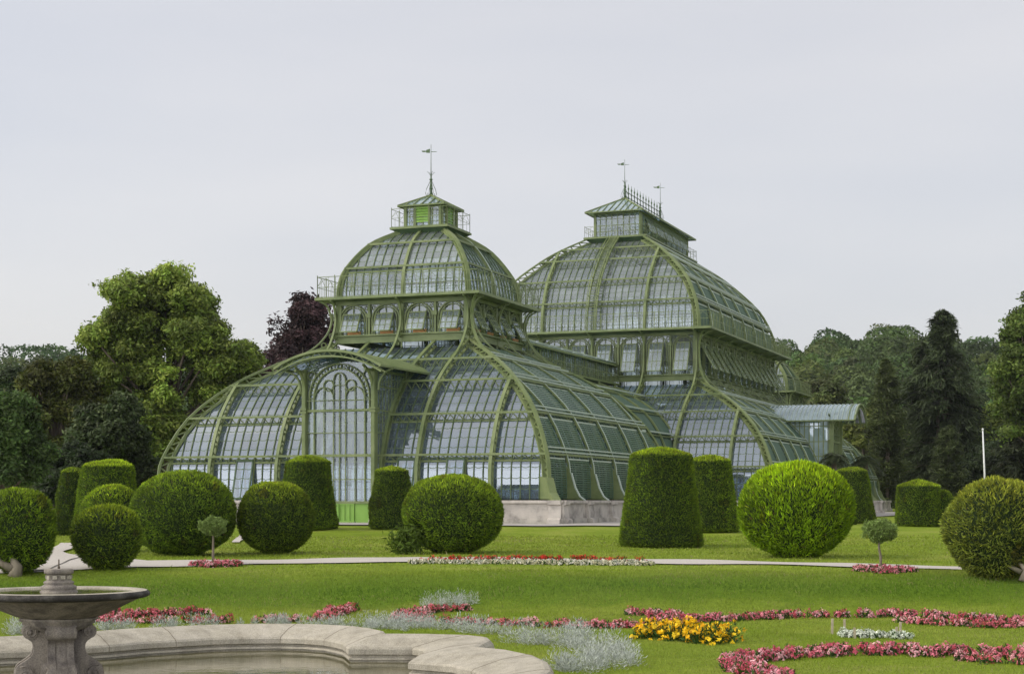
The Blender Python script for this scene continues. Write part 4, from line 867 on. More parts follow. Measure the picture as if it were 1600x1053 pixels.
#PART2
# ---------------------------------------------------------------- clipped yews
YEW = leaf_mat('yew_needles', trans=.12, rough=.75)
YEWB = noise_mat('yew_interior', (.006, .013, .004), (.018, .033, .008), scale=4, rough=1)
BARK = noise_mat('bark', (.05, .04, .03), (.13, .105, .08), scale=3, rough=.95, bump=.5, bscale=12, stretch=(1, 1, .25), c3=(.20, .17, .13))
YBARK = noise_mat('pale_yew_bark', (.13, .11, .08), (.30, .26, .20), scale=3, rough=.9, bump=.6, bscale=9, stretch=(1, 1, .2))
def yew(name, label, px, base, top, wt, wb, kind, col, lum=1.0, dens=1.0, ragged=.045, tip=.5, sprig=.055, holes=(), trunk=False, seed=0, tall=0.0):
    """a clipped yew; px = centre column, base/top rows, wt/wb widths, all measured on the photograph and turned into metres at its own spot on the lawn"""
    X, Y = at(px, base); s = Y/2609.2; z0 = gw(X, Y)
    H = (base-top)*s; R0 = wb*s/2; R1 = wt*s/2; Y += R0*.6 if kind == 'ball' else R0; z0 = gw(X, Y); X = (px-800)*Y/2609.2; s2 = Y/2609.2
    H = (782.1-top)*s2+EYE-z0; R0 = wb*s2/2; R1 = wt*s2/2
    o = empty(name, (X, Y, z0), 0); 
    if kind == 'ball':
        prof = []
        for i in range(25):
            an = -math.pi/2+math.pi*i/24; r = R0*math.cos(an); zz = H*.5+H*.5*math.sin(an)
            # clipped balls are broad shouldered and cut off at the grass
            r = R0*abs(math.cos(an))**.86; prof.append((max(r, .001), zz))
        cut = H*.05; prof = [(max(r, R0*.40) if z < cut else r, z) for r, z in prof]; prof = [(.001, .02)]+prof[1:]
    else:
        rm = H*.925 if kind == 'cone' else H*.85
        prof = [(.001, .02), (R0*.93, .02), (R0, .12)]+[(R0+(R1-R0)*f, .12+(rm-.12)*f) for f in np.linspace(.08, 1, 12)]
        prof += [(max(R1*(1-k), .001), rm+(H-rm)*(math.sin(k*math.pi/2) if kind == 'cone' else k**.85)) for k in (.04, .12, .25, .4, .55, .7, .85, 1)]
    pr = np.array(prof); seg = np.linalg.norm(np.diff(pr, axis=0), axis=1); cum = np.concatenate([[0], np.cumsum(seg)])
    off = rng.random(3)*9
    def surf(th_, l):
        r = np.interp(l, cum, pr[:, 0]); z = np.interp(l, cum, pr[:, 1]); e_ = 1e-3*cum[-1]
        r2 = np.interp(l+e_, cum, pr[:, 0]); z2 = np.interp(l+e_, cum, pr[:, 1]); r1 = np.interp(l-e_, cum, pr[:, 0]); z1 = np.interp(l-e_, cum, pr[:, 1])
        n = np.stack([(z2-z1)*np.cos(th_), (z2-z1)*np.sin(th_), -(r2-r1)], -1); n = unit(n)
        p = np.stack([r*np.cos(th_), r*np.sin(th_), z], -1)
        d = (vnoise(p*1.3+off)-.5)*ragged*3.2+(vnoise(p*4+off)-.5)*ragged*1.3
        for (hx, hy, hz, hr, hd) in holes:
            q = np.linalg.norm(p-np.array((hx*R0, hy*R0, hz*H)), axis=-1)/(hr*R0); d = d-hd*R0*np.exp(-q*q*2.2)
        return p+n*d[..., None], n
    nt, nl = 40, 30; TH_, LL = np.meshgrid(np.linspace(0, 2*np.pi, nt, endpoint=False), np.linspace(0, cum[-1], nl)); P_, n_ = surf(TH_.ravel(), LL.ravel()); P_ = P_-n_*.05
    F = [(i*nt+k, i*nt+(k+1) % nt, (i+1)*nt+(k+1) % nt, (i+1)*nt+k) for i in range(nl-1) for k in range(nt)]
    area = float(np.sum(2*np.pi*(pr[1:, 0]+pr[:-1, 0])/2*seg)); n = int(area*620*dens*(.085/sprig)**1.4)
    w_ = np.interp(rng.random(n), np.concatenate([[0], np.cumsum((pr[1:, 0]+pr[:-1, 0])*seg)])/np.sum((pr[1:, 0]+pr[:-1, 0])*seg), cum)
    th_ = rng.random(n)*2*np.pi; C, nn = surf(th_, w_)
    # most of the sprigs on the side towards the garden path
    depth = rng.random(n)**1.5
    C = C-nn*(depth*.09)[:, None]
    up = np.array([0, 0, 1.0]); al = unit(nn*(.55+.3*rng.random((n, 1)))+up*(.35+tall)+rng.normal(size=(n, 3))*.42)
    fn = unit(np.cross(al, rng.normal(size=(n, 3)))*.75+nn*.65)
    sz = sprig*(.55+.8*rng.random(n)); C = C+al*(sz*.25)[:, None]
    base_c = np.array(col)*lum*1.55
    big = vnoise(C*1.1+off+4); mid = vnoise(C*5+off)
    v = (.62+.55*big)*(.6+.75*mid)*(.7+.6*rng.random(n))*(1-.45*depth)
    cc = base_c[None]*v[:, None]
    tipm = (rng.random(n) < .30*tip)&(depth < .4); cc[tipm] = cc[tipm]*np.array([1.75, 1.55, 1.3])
    toplit = np.clip((nn[:, 2]-.3)*1.6, 0, 1)*tip*(1.0 if kind == 'ball' else 1.5); cc = cc*(1+toplit[:, None]*np.array([.95, .75, .25]))  # upper sprigs lightened: light from above and new growth put into the colour
    bare = vnoise(C*2.4+off+2) > .86; cc[bare] = cc[bare]*np.array([.75, .6, .7])
    br = rng.random(n) < .012; cc[br] = np.array([.12, .08, .03])
    V = leaf_quads(C, fn, sz, .42, along=al)
    crown = quads_mesh('foliage', V.astype(np.float32), YEW, cc.astype(np.float32), o)
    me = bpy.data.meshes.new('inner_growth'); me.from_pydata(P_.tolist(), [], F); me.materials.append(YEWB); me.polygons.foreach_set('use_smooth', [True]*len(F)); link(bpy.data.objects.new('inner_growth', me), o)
    if trunk:
        tb = MB()
        for dx, dy, r_ in trunk: tb.tube([(dx*R0, -dy*R0, -.05), (dx*R0*1.05+.06, -dy*R0*.97, H*.10), (dx*R0*.8-.1, -dy*R0*.8, H*.20), (dx*R0*.9+.10, -dy*R0*.45, H*.34)], [r_*1.5, r_, r_*.8, r_*.5], YBARK, 9); tb.tube([(dx*R0-.05, -dy*R0*.98, H*.07), (dx*R0-.40, -dy*R0*.95, H*.15), (dx*R0-.55, -dy*R0*.4, H*.28)], [r_, r_*.6, r_*.3], YBARK, 8)
        tb.build('trunk', o)
    tag(o, label, 'topiary', 'clipped yews around the palm house'); return o, X, Y, z0, R0, H
DG, MG, BG, OL = (.068, .108, .008), (.092, .150, .009), (.115, .195, .005), (.115, .145, .020)
yew('yew_cone', 'dark tapered clipped yew, farthest left, mostly hidden behind the flat-topped one', 113, 837, 729, 36, 66, 'cone', DG, seed=1)
yew('yew_cone', 'tall tapered clipped yew with a domed cap behind the small left round yews', 168, 842, 718, 78, 112, 'cone', MG, tip=.9)
yew('round_yew', 'low round yew half hidden behind the egg shaped yew beside the gravel fork', 176, 862, 757, 92, 100, 'ball', MG, tip=.9)
yew('round_yew', 'big round yew with a bare pale trunk at the left edge of the photo', 28, 900, 762, 118, 118, 'ball', MG, ragged=.05, holes=((.35, -1.0, .12, .50, .32), (-.45, -1.0, .16, .4, .3)), trunk=((.10, .62, .13),))
yew('round_yew', 'small dark egg shaped yew just right of the gravel fork, behind the fountain bowl', 168, 892, 787, 108, 108, 'ball', DG, tip=1.3, ragged=.04)
yew('round_yew', 'very large round yew behind the small standard tree at the left', 286, 869, 736, 163, 163, 'ball', (.082, .138, .010), ragged=.045, tip=.7)
yew('round_yew', 'medium dark round yew left of the palm house portal', 431, 866, 752, 121, 121, 'ball', DG, tip=1.1, ragged=.035)
yew('yew_cone', 'tapered clipped yew hiding the left half of the portal door', 481, 830, 713, 70, 94, 'cone', (.074, .122, .008), tip=.8)
yew('yew_cone', 'smaller tapered clipped yew just right of the portal door', 612, 828, 728, 52, 76, 'cone', DG, tip=.9)
b6 = yew('round_yew', 'round yew with a dark notch and straggling growth at its lower left side', 708, 865, 741, 158, 158, 'ball', (.098, .160, .010), ragged=.035, tip=.7, holes=((-.78, -.62, .22, .30, .42),))
yew('yew_cone', 'very tall smooth tapered yew, largest of the cones, in front of the pavilion side', 1033, 857, 699, 96, 131, 'cone', (.086, .138, .008), tip=.7, ragged=.018, sprig=.048)
yew('yew_cone', 'tapered clipped yew close behind the largest cone, on its right', 1108, 833, 711, 66, 94, 'cone', (.086, .138, .008), tip=.8, ragged=.02)
yew('round_yew', 'bright yellow-green round yew with feathery upright shoots, beside the side pavilion', 1244, 872, 723, 180, 180, 'ball', BG, ragged=.03, tip=.9, sprig=.085, tall=.5, dens=1.3)
yew('yew_cone', 'tapered clipped yew below the side portal of the palm house', 1331, 818, 729, 48, 74, 'cone', DG, tip=.6)
yew('yew_cone', 'low clipped yew stub tucked between the bright round yew and a taller cone', 1323, 820, 762, 24, 30, 'cone', DG, tip=.4)
yew('yew_cone', 'short wide clipped yew with a pointed cap, in front of the dark conifers', 1435, 823, 748, 66, 72, 'cap', (.078, .124, .008), tip=.7, ragged=.02)
yew('round_yew', 'small round yew peeping out behind the short wide yew with the pointed cap', 1470, 823, 764, 42, 44, 'ball', DG, tip=.6)
yew('round_yew', 'big ragged olive-green round yew with bare branches showing, at the right edge', 1560, 909, 748, 168, 168, 'ball', OL, ragged=.07, tip=.7, dens=1.0, sprig=.065, holes=((.25, -1.0, .20, .40, .28), (-.3, -.95, .1, .3, .16), (-.1, -1, .62, .22, .06)), trunk=((.25, .66, .07),))
# the straggling shoot at the foot of the notched yew
_, X6, Y6, z6, R6, H6 = b6
n = 1600; C = rng.normal(size=(n, 3))*np.array([.26, .2, .22])+np.array([-R6*.86, -R6*.45, .42]); C[:, 2] = np.abs(C[:, 2])
al = unit(rng.normal(size=(n, 3))+np.array([-.6, -.2, .4])); V = leaf_quads(C, unit(rng.normal(size=(n, 3))), .11*(.6+.8*rng.random(n)), .45, along=al)
quads_mesh('side_shoot', V.astype(np.float32), YEW, (np.array([.08, .13, .015])*(.5+.9*rng.random((n, 1)))).astype(np.float32), b6[0])

# ---------------------------------------------------------------- trees
LEAF = leaf_mat('tree_leaves', trans=.30, rough=.6)
def limb_path(a, b_, bend, k=5):
    a = np.array(a, float); b_ = np.array(b_, float); m = rng.normal(size=3)*bend; return [tuple(a+(b_-a)*t_+m*math.sin(math.pi*t_)) for t_ in np.linspace(0, 1, k)]
def tree(name, label, px, top, Y, wpx, col, kind='broad', nleaf=14000, leaf=.30, basefrac=.12, cat='tree', group=None, trunk_r=.35, gaps=.5, clumps=46, base_drop=0, shape=None):
    col = tuple(c*1.3 for c in col)
    if kind == 'broad' and leaf > .19: nleaf = int(nleaf*2.4); leaf = leaf*.78
    s = Y/2609.2; X = (px-800)*s; z0 = gw(X, Y)-base_drop; H = EYE+(782.1-top)*s-z0; Rw = wpx*s/2
    o = empty(name, (X, Y, z0), 0); tag(o, label, cat, group)
    tb = MB(); cc = []; cr_ = []
    if kind == 'broad':
        zc0 = H*basefrac; hh = (H-zc0)/2
        tb.tube(limb_path((0, 0, -.3), (0, 0, H*.62), .25, 7), list(np.linspace(trunk_r*1.3, trunk_r*.45, 7)), BARK, 9)
        lobes = shape or [(0, 0, 1)]
        for i in range(clumps):
            while True:
                v = rng.normal(size=3); v /= np.linalg.norm(v); r_ = (.30+.70*rng.random()**.45)
                if v[2] > -.75: break
            wid = 1.0-.28*max(0, v[2])**2
            c = np.array([v[0]*Rw*r_*wid*.84, v[1]*Rw*r_*wid*.84, zc0+hh+v[2]*hh*r_*.86])
            if shape:
                lx, lz, ls = lobes[i % len(lobes)]; c = np.array([lx*Rw+v[0]*Rw*ls*r_*.85, v[1]*Rw*.7*r_, lz*H+v[2]*H*ls*.42*r_])
                c[2] = max(c[2], H*basefrac)
            cc.append(c); cr_.append(Rw*((.17+.13*rng.random()) if not shape else (.085+.085*rng.random())))
        for i in range(0, clumps, 2 if not shape else 7): 
            zb_ = min(H*.6, max(H*.12, cc[i][2]*.55)); tb.tube(limb_path((0, 0, zb_), cc[i], Rw*.06, 5), list(np.linspace(trunk_r*.42, .05, 5)), BARK, 6)
        cc = np.array(cc); cr_ = np.array(cr_)
        # leaves gathered into small sprays on the outside of every clump
        nsp = nleaf//14; ci = rng.integers(0, clumps, nsp); d = unit(rng.normal(size=(nsp, 3))+np.array([0, 0, .25]))
        rad = cr_[ci]*(.50+.6*rng.random(nsp)); sc_ = cc[ci]+d*rad[:, None]*np.array([1, 1, .72])
        li = np.repeat(np.arange(nsp), 14); n = len(li)
        C = sc_[li]+rng.normal(size=(n, 3))*leaf*np.array([1.25, 1.25, .8]); nr = unit(d[li]*.6+np.array([0, 0, .55])+rng.normal(size=(n, 3))*.6)
        clv = (.55+.9*rng.random(clumps))[ci][li]; spv = (.55+.9*rng.random(nsp))[li]
        V = leaf_quads(C, nr, leaf*(.6+.7*rng.random(n)), .85)
        hue = 1+(rng.random(nsp)[li, None]-.5)*np.array([.35, .1, .3])
        cl = np.array(col)[None]*(clv*spv*(.75+.5*rng.random(n)))[:, None]*hue
    else:
        tb.tube(limb_path((0, 0, -.3), (0, 0, H*.97), .08*Rw, 7), list(np.linspace(trunk_r, .05, 7)), BARK, 8)
        Cs = []; As = []; cv = []
        nb = int(nleaf/90)
        for i in range(nb):
            f = rng.random()**(.85); z = H*(basefrac+(1-basefrac)*f)
            if kind == 'cedar':  # irregular tiers with a tufted top
                env = np.interp(f, [0, .3, .55, .70, .78, .81, .85, .89, .94, 1], [.95, 1.0, .80, .66, .50, .16, .30, .36, .30, .10])*(.62+.72*vnoise(np.array([[f*11, px*.1, 0.]]))[0])
            elif kind == 'column': env = np.interp(f, [0, .2, .6, .85, 1], [.8, 1, .85, .5, .08])*(.85+.3*vnoise(np.array([[f*8, px*.1, 3.]]))[0])
            else: env = np.interp(f, [0, .15, 1], [.85, 1, .04])
            an = rng.random()*2*np.pi; l = Rw*env*(.55+.45*rng.random()); dz = (-.22 if kind != 'column' else .35)*l
            a = np.array([0, 0, z]); e_ = np.array([math.cos(an)*l, math.sin(an)*l, z+dz+(0.1*l if f > .8 else 0)])
            if i % 5 == 0 and l > .8: tb.tube([tuple(a), tuple((a+e_)/2+np.array([0, 0, .1*l])), tuple(e_)], [.09, .06, .02], BARK, 5)
            t_ = .25+.75*rng.random(90)**.7; pts = a+(e_-a)*t_[:, None]+np.array([0, 0, 1])*(np.sin(np.pi*t_)*.12*l)[:, None]
            sp = (.16+.34*t_)[:, None]*min(l, 2.4)*.42
            pts = pts+rng.normal(size=(90, 3))*sp*np.array([1, 1, .35 if kind != 'column' else .8])-np.array([0, 0, 1])*(rng.random(90)**2*leaf*1.3)[:, None]
            Cs.append(pts); As.append(np.tile(unit((e_-a)[None])[0], (90, 1))); cv.append(np.full(90, .45+1.1*rng.random()))
        C = np.concatenate(Cs); al = unit(np.concatenate(As)+rng.normal(size=C.shape)*.5-np.array([0, 0, .3])); n = len(C)
        nr = unit(np.array([0, 0, 1.0])+rng.normal(size=C.shape)*.7); V = leaf_quads(C, nr, leaf*(.6+.8*rng.random(n)), .40, along=al)
        cl = np.array(col)[None]*(np.concatenate(cv)*(.7+.6*rng.random(n)))[:, None]
    quads_mesh('crown', V.astype(np.float32), LEAF, cl.astype(np.float32), o); tb.build('trunk', o)
    return o
LB = 'trees behind the garden at the left'; RB = 'trees behind the garden at the right'
tree('broadleaf_tree', 'big bright green broadleaf tree towering left of the palm house', 262, 420, 132, 285, (.145, .195, .034), nleaf=190000, leaf=.19, clumps=330, trunk_r=.5, basefrac=.10,
     shape=[(-.10, .80, .40), (-.38, .72, .34), (.34, .70, .34), (-.56, .56, .34), (.66, .54, .34), (0, .50, .55), (-.15, .30, .5), (.35, .34, .5), (.02, .90, .22), (-.42, .88, .16), (-.72, .70, .10), (.80, .64, .12), (.30, .86, .14)])
tree('copper_beech', 'dark purple-leaved beech rising behind the left shoulder of the palm house', 474, 446, 165, 150, (.046, .027, .028), nleaf=17000, leaf=.28, clumps=80, basefrac=.2)
tree('copper_beech', 'lower purple-leaved beech between the bright green tree and the palm house roof', 425, 505, 158, 110, (.038, .022, .023), nleaf=11000, leaf=.28, clumps=30, basefrac=.1)
tree('broadleaf_tree', 'dark brownish-green tree left of the big bright tree', 88, 545, 128, 180, (.060, .070, .014), nleaf=30000, leaf=.24, clumps=60, basefrac=.02)
tree('broadleaf_tree', 'dark green tree at the left edge, behind the yew with the pale trunk', 5, 596, 98, 150, (.062, .105, .026), nleaf=26000, leaf=.20, clumps=52, basefrac=.02)
tree('broadleaf_tree', 'very dark tree filling the gap under the big bright tree', 175, 600, 118, 150, (.038, .056, .018), nleaf=26000, leaf=.24, clumps=50, basefrac=.0)
tree('broadleaf_tree', 'dark tree right beside the palm house curved left wall', 262, 650, 146, 150, (.030, .046, .016), nleaf=22000, leaf=.26, clumps=44, basefrac=.0)
tree('broadleaf_tree', 'dark olive tree just above the left curve of the palm house roof', 352, 560, 160, 130, (.038, .055, .016), nleaf=20000, leaf=.28, clumps=44, basefrac=.0)
tree('broadleaf_tree', 'dull green tree at the far left below the wooded skyline', 30, 560, 175, 120, (.035, .055, .018), nleaf=14000, leaf=.3, clumps=36, basefrac=.0)
tree('cedar_tree', 'tallest dark conifer with a tufted crown, right of the side portal', 1474, 486, 212, 168, (.034, .048, .019), kind='cedar', nleaf=36000, leaf=.42, basefrac=.04)
tree('cedar_tree', 'dark conifer leaning against the left side of the tallest conifer', 1440, 536, 216, 110, (.036, .050, .020), kind='cedar', nleaf=20000, leaf=.42, basefrac=.04)
tree('conifer_tree', 'slender olive-green conifer left of the tallest dark conifer', 1384, 562, 205, 74, (.060, .078, .026), kind='column', nleaf=18000, leaf=.36, basefrac=.05)
tree('conifer_tree', 'small pale conifer standing in front of the tallest dark conifer', 1482, 668, 190, 66, (.065, .085, .032), kind='column', nleaf=12000, leaf=.32, basefrac=.03)
tree('broadleaf_tree', 'tall bright tree cut by the right edge of the photo', 1622, 436, 170, 150, (.085, .125, .024), nleaf=30000, leaf=.30, clumps=90, basefrac=.18)
tree('cedar_tree', 'dark pine under the tall bright tree at the right edge', 1592, 600, 178, 90, (.035, .045, .020), kind='cedar', nleaf=14000, leaf=.4, basefrac=.0)
tree('broadleaf_tree', 'yellow-green tree right of the tallest dark conifer', 1548, 622, 225, 110, (.095, .130, .020), nleaf=16000, leaf=.34, clumps=34, basefrac=.1)
tree('broadleaf_tree', 'dark bushy tree behind the white pole', 1550, 684, 205, 130, (.030, .046, .018), nleaf=16000, leaf=.32, clumps=36, basefrac=.0)
tree('broadleaf_tree', 'olive tree behind the end of the side portal canopy', 1300, 592, 262, 120, (.060, .078, .022), nleaf=16000, leaf=.4, clumps=36, basefrac=.0)
tree('broadleaf_tree', 'yellowish tree in the gap between the far pavilion and the slender conifer', 1352, 612, 240, 90, (.085, .105, .022), nleaf=12000, leaf=.36, clumps=30, basefrac=.0)
tree('broadleaf_tree', 'brownish-green tree just right of the far pavilion gallery', 1262, 560, 290, 110, (.055, .066, .024), nleaf=14000, leaf=.45, clumps=34, basefrac=.0)
tree('broadleaf_tree', 'dark undergrowth tree at the foot of the tall conifers, left of the short wide yew', 1402, 690, 222, 90, (.024, .034, .014), nleaf=12000, leaf=.34, clumps=30, basefrac=.0)
tree('broadleaf_tree', 'dark undergrowth tree between the short wide yew and the ragged round yew', 1500, 705, 215, 120, (.020, .030, .013), nleaf=14000, leaf=.34, clumps=30, basefrac=.0)
tree('broadleaf_tree', 'dark tree low behind the ragged round yew at the right edge', 1600, 690, 190, 130, (.026, .040, .016), nleaf=14000, leaf=.32, clumps=30, basefrac=.0)
tree('broadleaf_tree', 'dark hedge-like tree at the far left just behind the tapered yews', 120, 690, 110, 130, (.024, .040, .013), nleaf=20000, leaf=.2, clumps=40, basefrac=.0)
# the wooded hill: a far-off wood, one mass
def wood(name, label, spots, rad, col, leaf=.95, per=330):
    Cs = []; cs = []; rs_ = []
    for (x, y) in spots:
        r_ = rad*(.55+.85*rng.random()); z = gw(x, y)+r_*.9; v = (.5+.9*rng.random())*(.6+.8*float(vnoise(np.array([[x*.03, y*.03, 1.5]]))[0])); hue = 1+(rng.random(3)-.5)*np.array([.45, .15, .3])
        d = unit(rng.normal(size=(per, 3))+np.array([0, 0, .35])); d[:, 1] = -np.abs(d[:, 1])*.9+.25*rng.random(per); d = unit(d)
        lump = .82+.36*vnoise(d*2.3+np.array([x, y, 0])*.37)
        Cs.append(np.array([x, y, z])+d*(r_*lump*(.86+.14*rng.random(per)))[:, None]*np.array([1, 1, 1.05])); rs_.append(d); cs.append(np.array(col)*v*hue*np.ones((per, 1)))
    C = np.concatenate(Cs); D = np.concatenate(rs_); n = len(C); nr = unit(D+rng.normal(size=(n, 3))*.55)
    cl = np.concatenate(cs)*(.65+.7*rng.random((n, 1)))
    o = quads_mesh(name, leaf_quads(C, nr, leaf*(.6+.8*rng.random(n)), .9).astype(np.float32), LEAF, cl.astype(np.float32)); tag(o, label, 'wood', kind='stuff'); return o
sp_r = [(x+rng.normal()*2.5, y+rng.normal()*3) for y in np.arange(275, 540, 10.5) for x in np.arange(34+(y-275)*.12, 120+(y-275)*.42, 10.5)]
sp_l = [(-x+rng.normal()*2.5, y+rng.normal()*3) for y in np.arange(265, 540, 11.5) for x in np.arange(48+(y-265)*.15, 105+(y-265)*.34, 10.5)]
wood('wood', 'dense mixed wood covering the hill behind the palm house at the right', sp_r, 6.3, (.070, .110, .030), per=1300, leaf=.56)
wood('wood', 'dense mixed wood covering the hill at the far left', sp_l, 6.3, (.062, .095, .030), per=1000, leaf=.56)
sp_m = [(x+rng.normal()*2.5, y+rng.normal()*3) for y in (262, 272, 283) for x in np.arange(-46, 120, 9)]
wood('wood', 'dark belt of trees on the flat ground behind the palm house', sp_m, 6.0, (.042, .060, .026), per=500, leaf=.55)

# ---------------------------------------------------------------- potted palms by the side portal, flag pole
PALM = leaf_mat('palm_leaves', trans=.2, rough=.5)
TERRA = noise_mat('palm_tub', (.16, .07, .05), (.26, .13, .10), scale=4, rough=.9)
def palm(label, px, top, Y, wpx):
    s = Y/2609.2; X = (px-800)*s; z0 = gw(X, Y); H = EYE+(782.1-top)*s-z0; Rw = wpx*s/2; o = empty('palm_tree', (X, Y, z0)); tag(o, label, 'palm', 'palms beside the side portal')
    tb = MB(); tb.tube([(0, 0, 0), (.03, 0, H*.4), (0, .02, H*.78)], [.30, .25, .20], BARK, 10); tb.build('trunk', o)
    ob = MB(); ob.lathe([(.001, 0), (.55, 0), (.68, .75), (.72, .8), (.6, .8), (.001, .74)], TERRA, n=20); ob.build('tub', o)
    Cs = []; As = []; Ns = []
    for k in range(34):
        an = rng.random()*2*np.pi; el = R(-25+95*rng.random()); u_ = np.linspace(.15, 1, 34); L_ = Rw*(.85+.3*rng.random())
        x = u_*L_*math.cos(el); z = H*.78+u_*L_*math.sin(el)-u_**2*L_*.75; d = np.array([math.cos(an), math.sin(an), 0]); sd_ = np.array([-math.sin(an), math.cos(an), 0])
        for sg in (-1, 1):
            al = unit(d[None]*.7+sd_[None]*sg*.9+np.array([[0, 0, -.5]])+rng.normal(size=(34, 3))*.1); Cs.append(d[None]*x[:, None]+np.array([0, 0, 1])*z[:, None]+al*.22); As.append(al); Ns.append(unit(rng.normal(size=(34, 3))*.3+np.array([0, 0, 1])))
    C = np.concatenate(Cs); V = leaf_quads(C, np.concatenate(Ns), .30*np.ones(len(C)), .16, along=np.concatenate(As))
    quads_mesh('fronds', V.astype(np.float32), PALM, (np.array([.055, .075, .03])*(.5+.9*rng.random((len(C), 1)))).astype(np.float32), o)
palm('drooping palm in a reddish tub left of the side portal columns', 1303, 690, 125, 56)
palm('drooping palm in a tub right of the side portal columns', 1352, 694, 138, 50)
WHITE = noise_mat('white_paint', (.62, .63, .64), (.75, .76, .77), scale=2, rough=.4)
Yp = 120; sp_ = Yp/2609.2; fx = (1539-800)*sp_; fo = empty('flag_pole', (fx, Yp, gw(fx, Yp))); tag(fo, 'bare white pole standing in front of the dark trees at the right', 'pole')
Hh = EYE+(782.1-672)*sp_-gw(fx, Yp); fm = MB(); fm.tube([(0, 0, 0), (-.03, 0, Hh*.5), (-.16, 0, Hh)], [.075, .065, .05], WHITE, 10); fm.build('shaft', fo)
f2 = MB(); f2.lathe([(.001, Hh-.02), (.075, Hh), (.075, Hh+.10), (.001, Hh+.16)], WHITE, (-.16, 0, 0), n=10); f2.build('cap', fo)

# ---------------------------------------------------------------- fountain
def stone_mat(name, c1, c2, c3, streak=0.0, moss=None):
    m, t, b = nodes(name); tcn = N(t, 'ShaderNodeTexCoord')
    n = N(t, 'ShaderNodeTexNoise'); n.inputs['Scale'].default_value = 2.2; n.inputs['Detail'].default_value = 10; n.inputs['Roughness'].default_value = .72; t.links.new(tcn.outputs['Object'], n.inputs['Vector'])
    r = ramp(t, n.outputs[0], [(.3, c1), (.5, c2), (.72, c3)])
    n2 = N(t, 'ShaderNodeTexNoise'); n2.inputs['Scale'].default_value = 60; n2.inputs['Detail'].default_value = 3; t.links.new(tcn.outputs['Object'], n2.inputs['Vector'])
    r2 = ramp(t, n2.outputs[0], [(.35, (.72, .72, .72)), (.65, (1.12, 1.12, 1.12))])
    mxx = N(t, 'ShaderNodeMix', data_type='RGBA', blend_type='MULTIPLY'); mxx.inputs[0].default_value = 1; t.links.new(r.outputs[0], mxx.inputs[6]); t.links.new(r2.outputs[0], mxx.inputs[7]); last = mxx.outputs[2]
    if streak:
        mp_ = N(t, 'ShaderNodeMapping'); mp_.inputs['Scale'].default_value = (7, 7, .5); t.links.new(tcn.outputs['Object'], mp_.inputs[0])
        n3 = N(t, 'ShaderNodeTexNoise'); n3.inputs['Scale'].default_value = 1; n3.inputs['Detail'].default_value = 5; t.links.new(mp_.outputs[0], n3.inputs['Vector'])
        r3 = ramp(t, n3.outputs[0], [(.42, (1, 1, 1)), (.68, (1-streak, 1-streak, 1-streak*.9))])
        m3 = N(t, 'ShaderNodeMix', data_type='RGBA', blend_type='MULTIPLY'); m3.inputs[0].default_value = 1; t.links.new(last, m3.inputs[6]); t.links.new(r3.outputs[0], m3.inputs[7]); last = m3.outputs[2]
    t.links.new(last, b.inputs['Base Color']); b.inputs['Roughness'].default_value = .85; b.inputs['Specular IOR Level'].default_value = .25
    n4 = N(t, 'ShaderNodeTexNoise'); n4.inputs['Scale'].default_value = 25; n4.inputs['Detail'].default_value = 8; t.links.new(tcn.outputs['Object'], n4.inputs['Vector'])
    bp_ = N(t, 'ShaderNodeBump'); bp_.inputs['Strength'].default_value = .35; bp_.inputs['Distance'].default_value = .01; t.links.new(n4.outputs[0], bp_.inputs['Height']); t.links.new(bp_.outputs[0], b.inputs['Normal']); return m
ST1 = stone_mat('fountain_stone', (.17, .15, .125), (.29, .26, .22), (.39, .355, .31), streak=.45)
ST2 = stone_mat('coping_stone', (.31, .285, .225), (.43, .40, .325), (.52, .485, .41), streak=.12)
STD = stone_mat('dark_rim', (.022, .021, .019), (.045, .042, .038), (.16, .15, .14))  # near-black tones around the outer rim and its underside
WAT, wtr, wb_ = nodes('water'); wb_.inputs['Base Color'].default_value = (.075, .075, .028, 1); wb_.inputs['Roughness'].default_value = .04; wb_.inputs['IOR'].default_value = 1.33; wb_.inputs['Specular IOR Level'].default_value = .6
tcn = N(wtr, 'ShaderNodeTexCoord'); mpn = N(wtr, 'ShaderNodeMapping'); mpn.inputs['Scale'].default_value = (1, 2.2, 1); wtr.links.new(tcn.outputs['Object'], mpn.inputs[0])
nw = N(wtr, 'ShaderNodeTexNoise'); nw.inputs['Scale'].default_value = 3.0; nw.inputs['Detail'].default_value = 3; wtr.links.new(mpn.outputs[0], nw.inputs['Vector'])
bpw = N(wtr, 'ShaderNodeBump'); bpw.inputs['Strength'].default_value = .10; bpw.inputs['Distance'].default_value = .03; wtr.links.new(nw.outputs[0], bpw.inputs['Height']); wtr.links.new(bpw.outputs[0], wb_.inputs['Normal'])
nw2 = N(wtr, 'ShaderNodeTexNoise'); nw2.inputs['Scale'].default_value = .8; nw2.inputs['Detail'].default_value = 6; wtr.links.new(tcn.outputs['Object'], nw2.inputs['Vector'])
rw = ramp(wtr, nw2.outputs[0], [(.35, (.075, .075, .032)), (.65, (.150, .138, .070))]); wtr.links.new(rw.outputs[0], wb_.inputs['Base Color'])
WZ = EYE-2.56
FN = empty('fountain', (float(BC[0]), float(BC[1]), WZ-.35), -TH); tag(FN, 'weathered stone fountain bowl on a scrolled pedestal standing in the basin', 'fountain')
def fz(rel): return EYE+rel-(WZ-.35)      # height relative to the eye -> local height
bowl = MB(); rz = fz(-1.215)
bowl.lathe([(.30, fz(-1.62)), (.42, fz(-1.60)), (.58, fz(-1.555)), (.80, fz(-1.46)), (.98, fz(-1.37)), (1.09, fz(-1.325)), (1.12, fz(-1.318))], ST1, n=72)
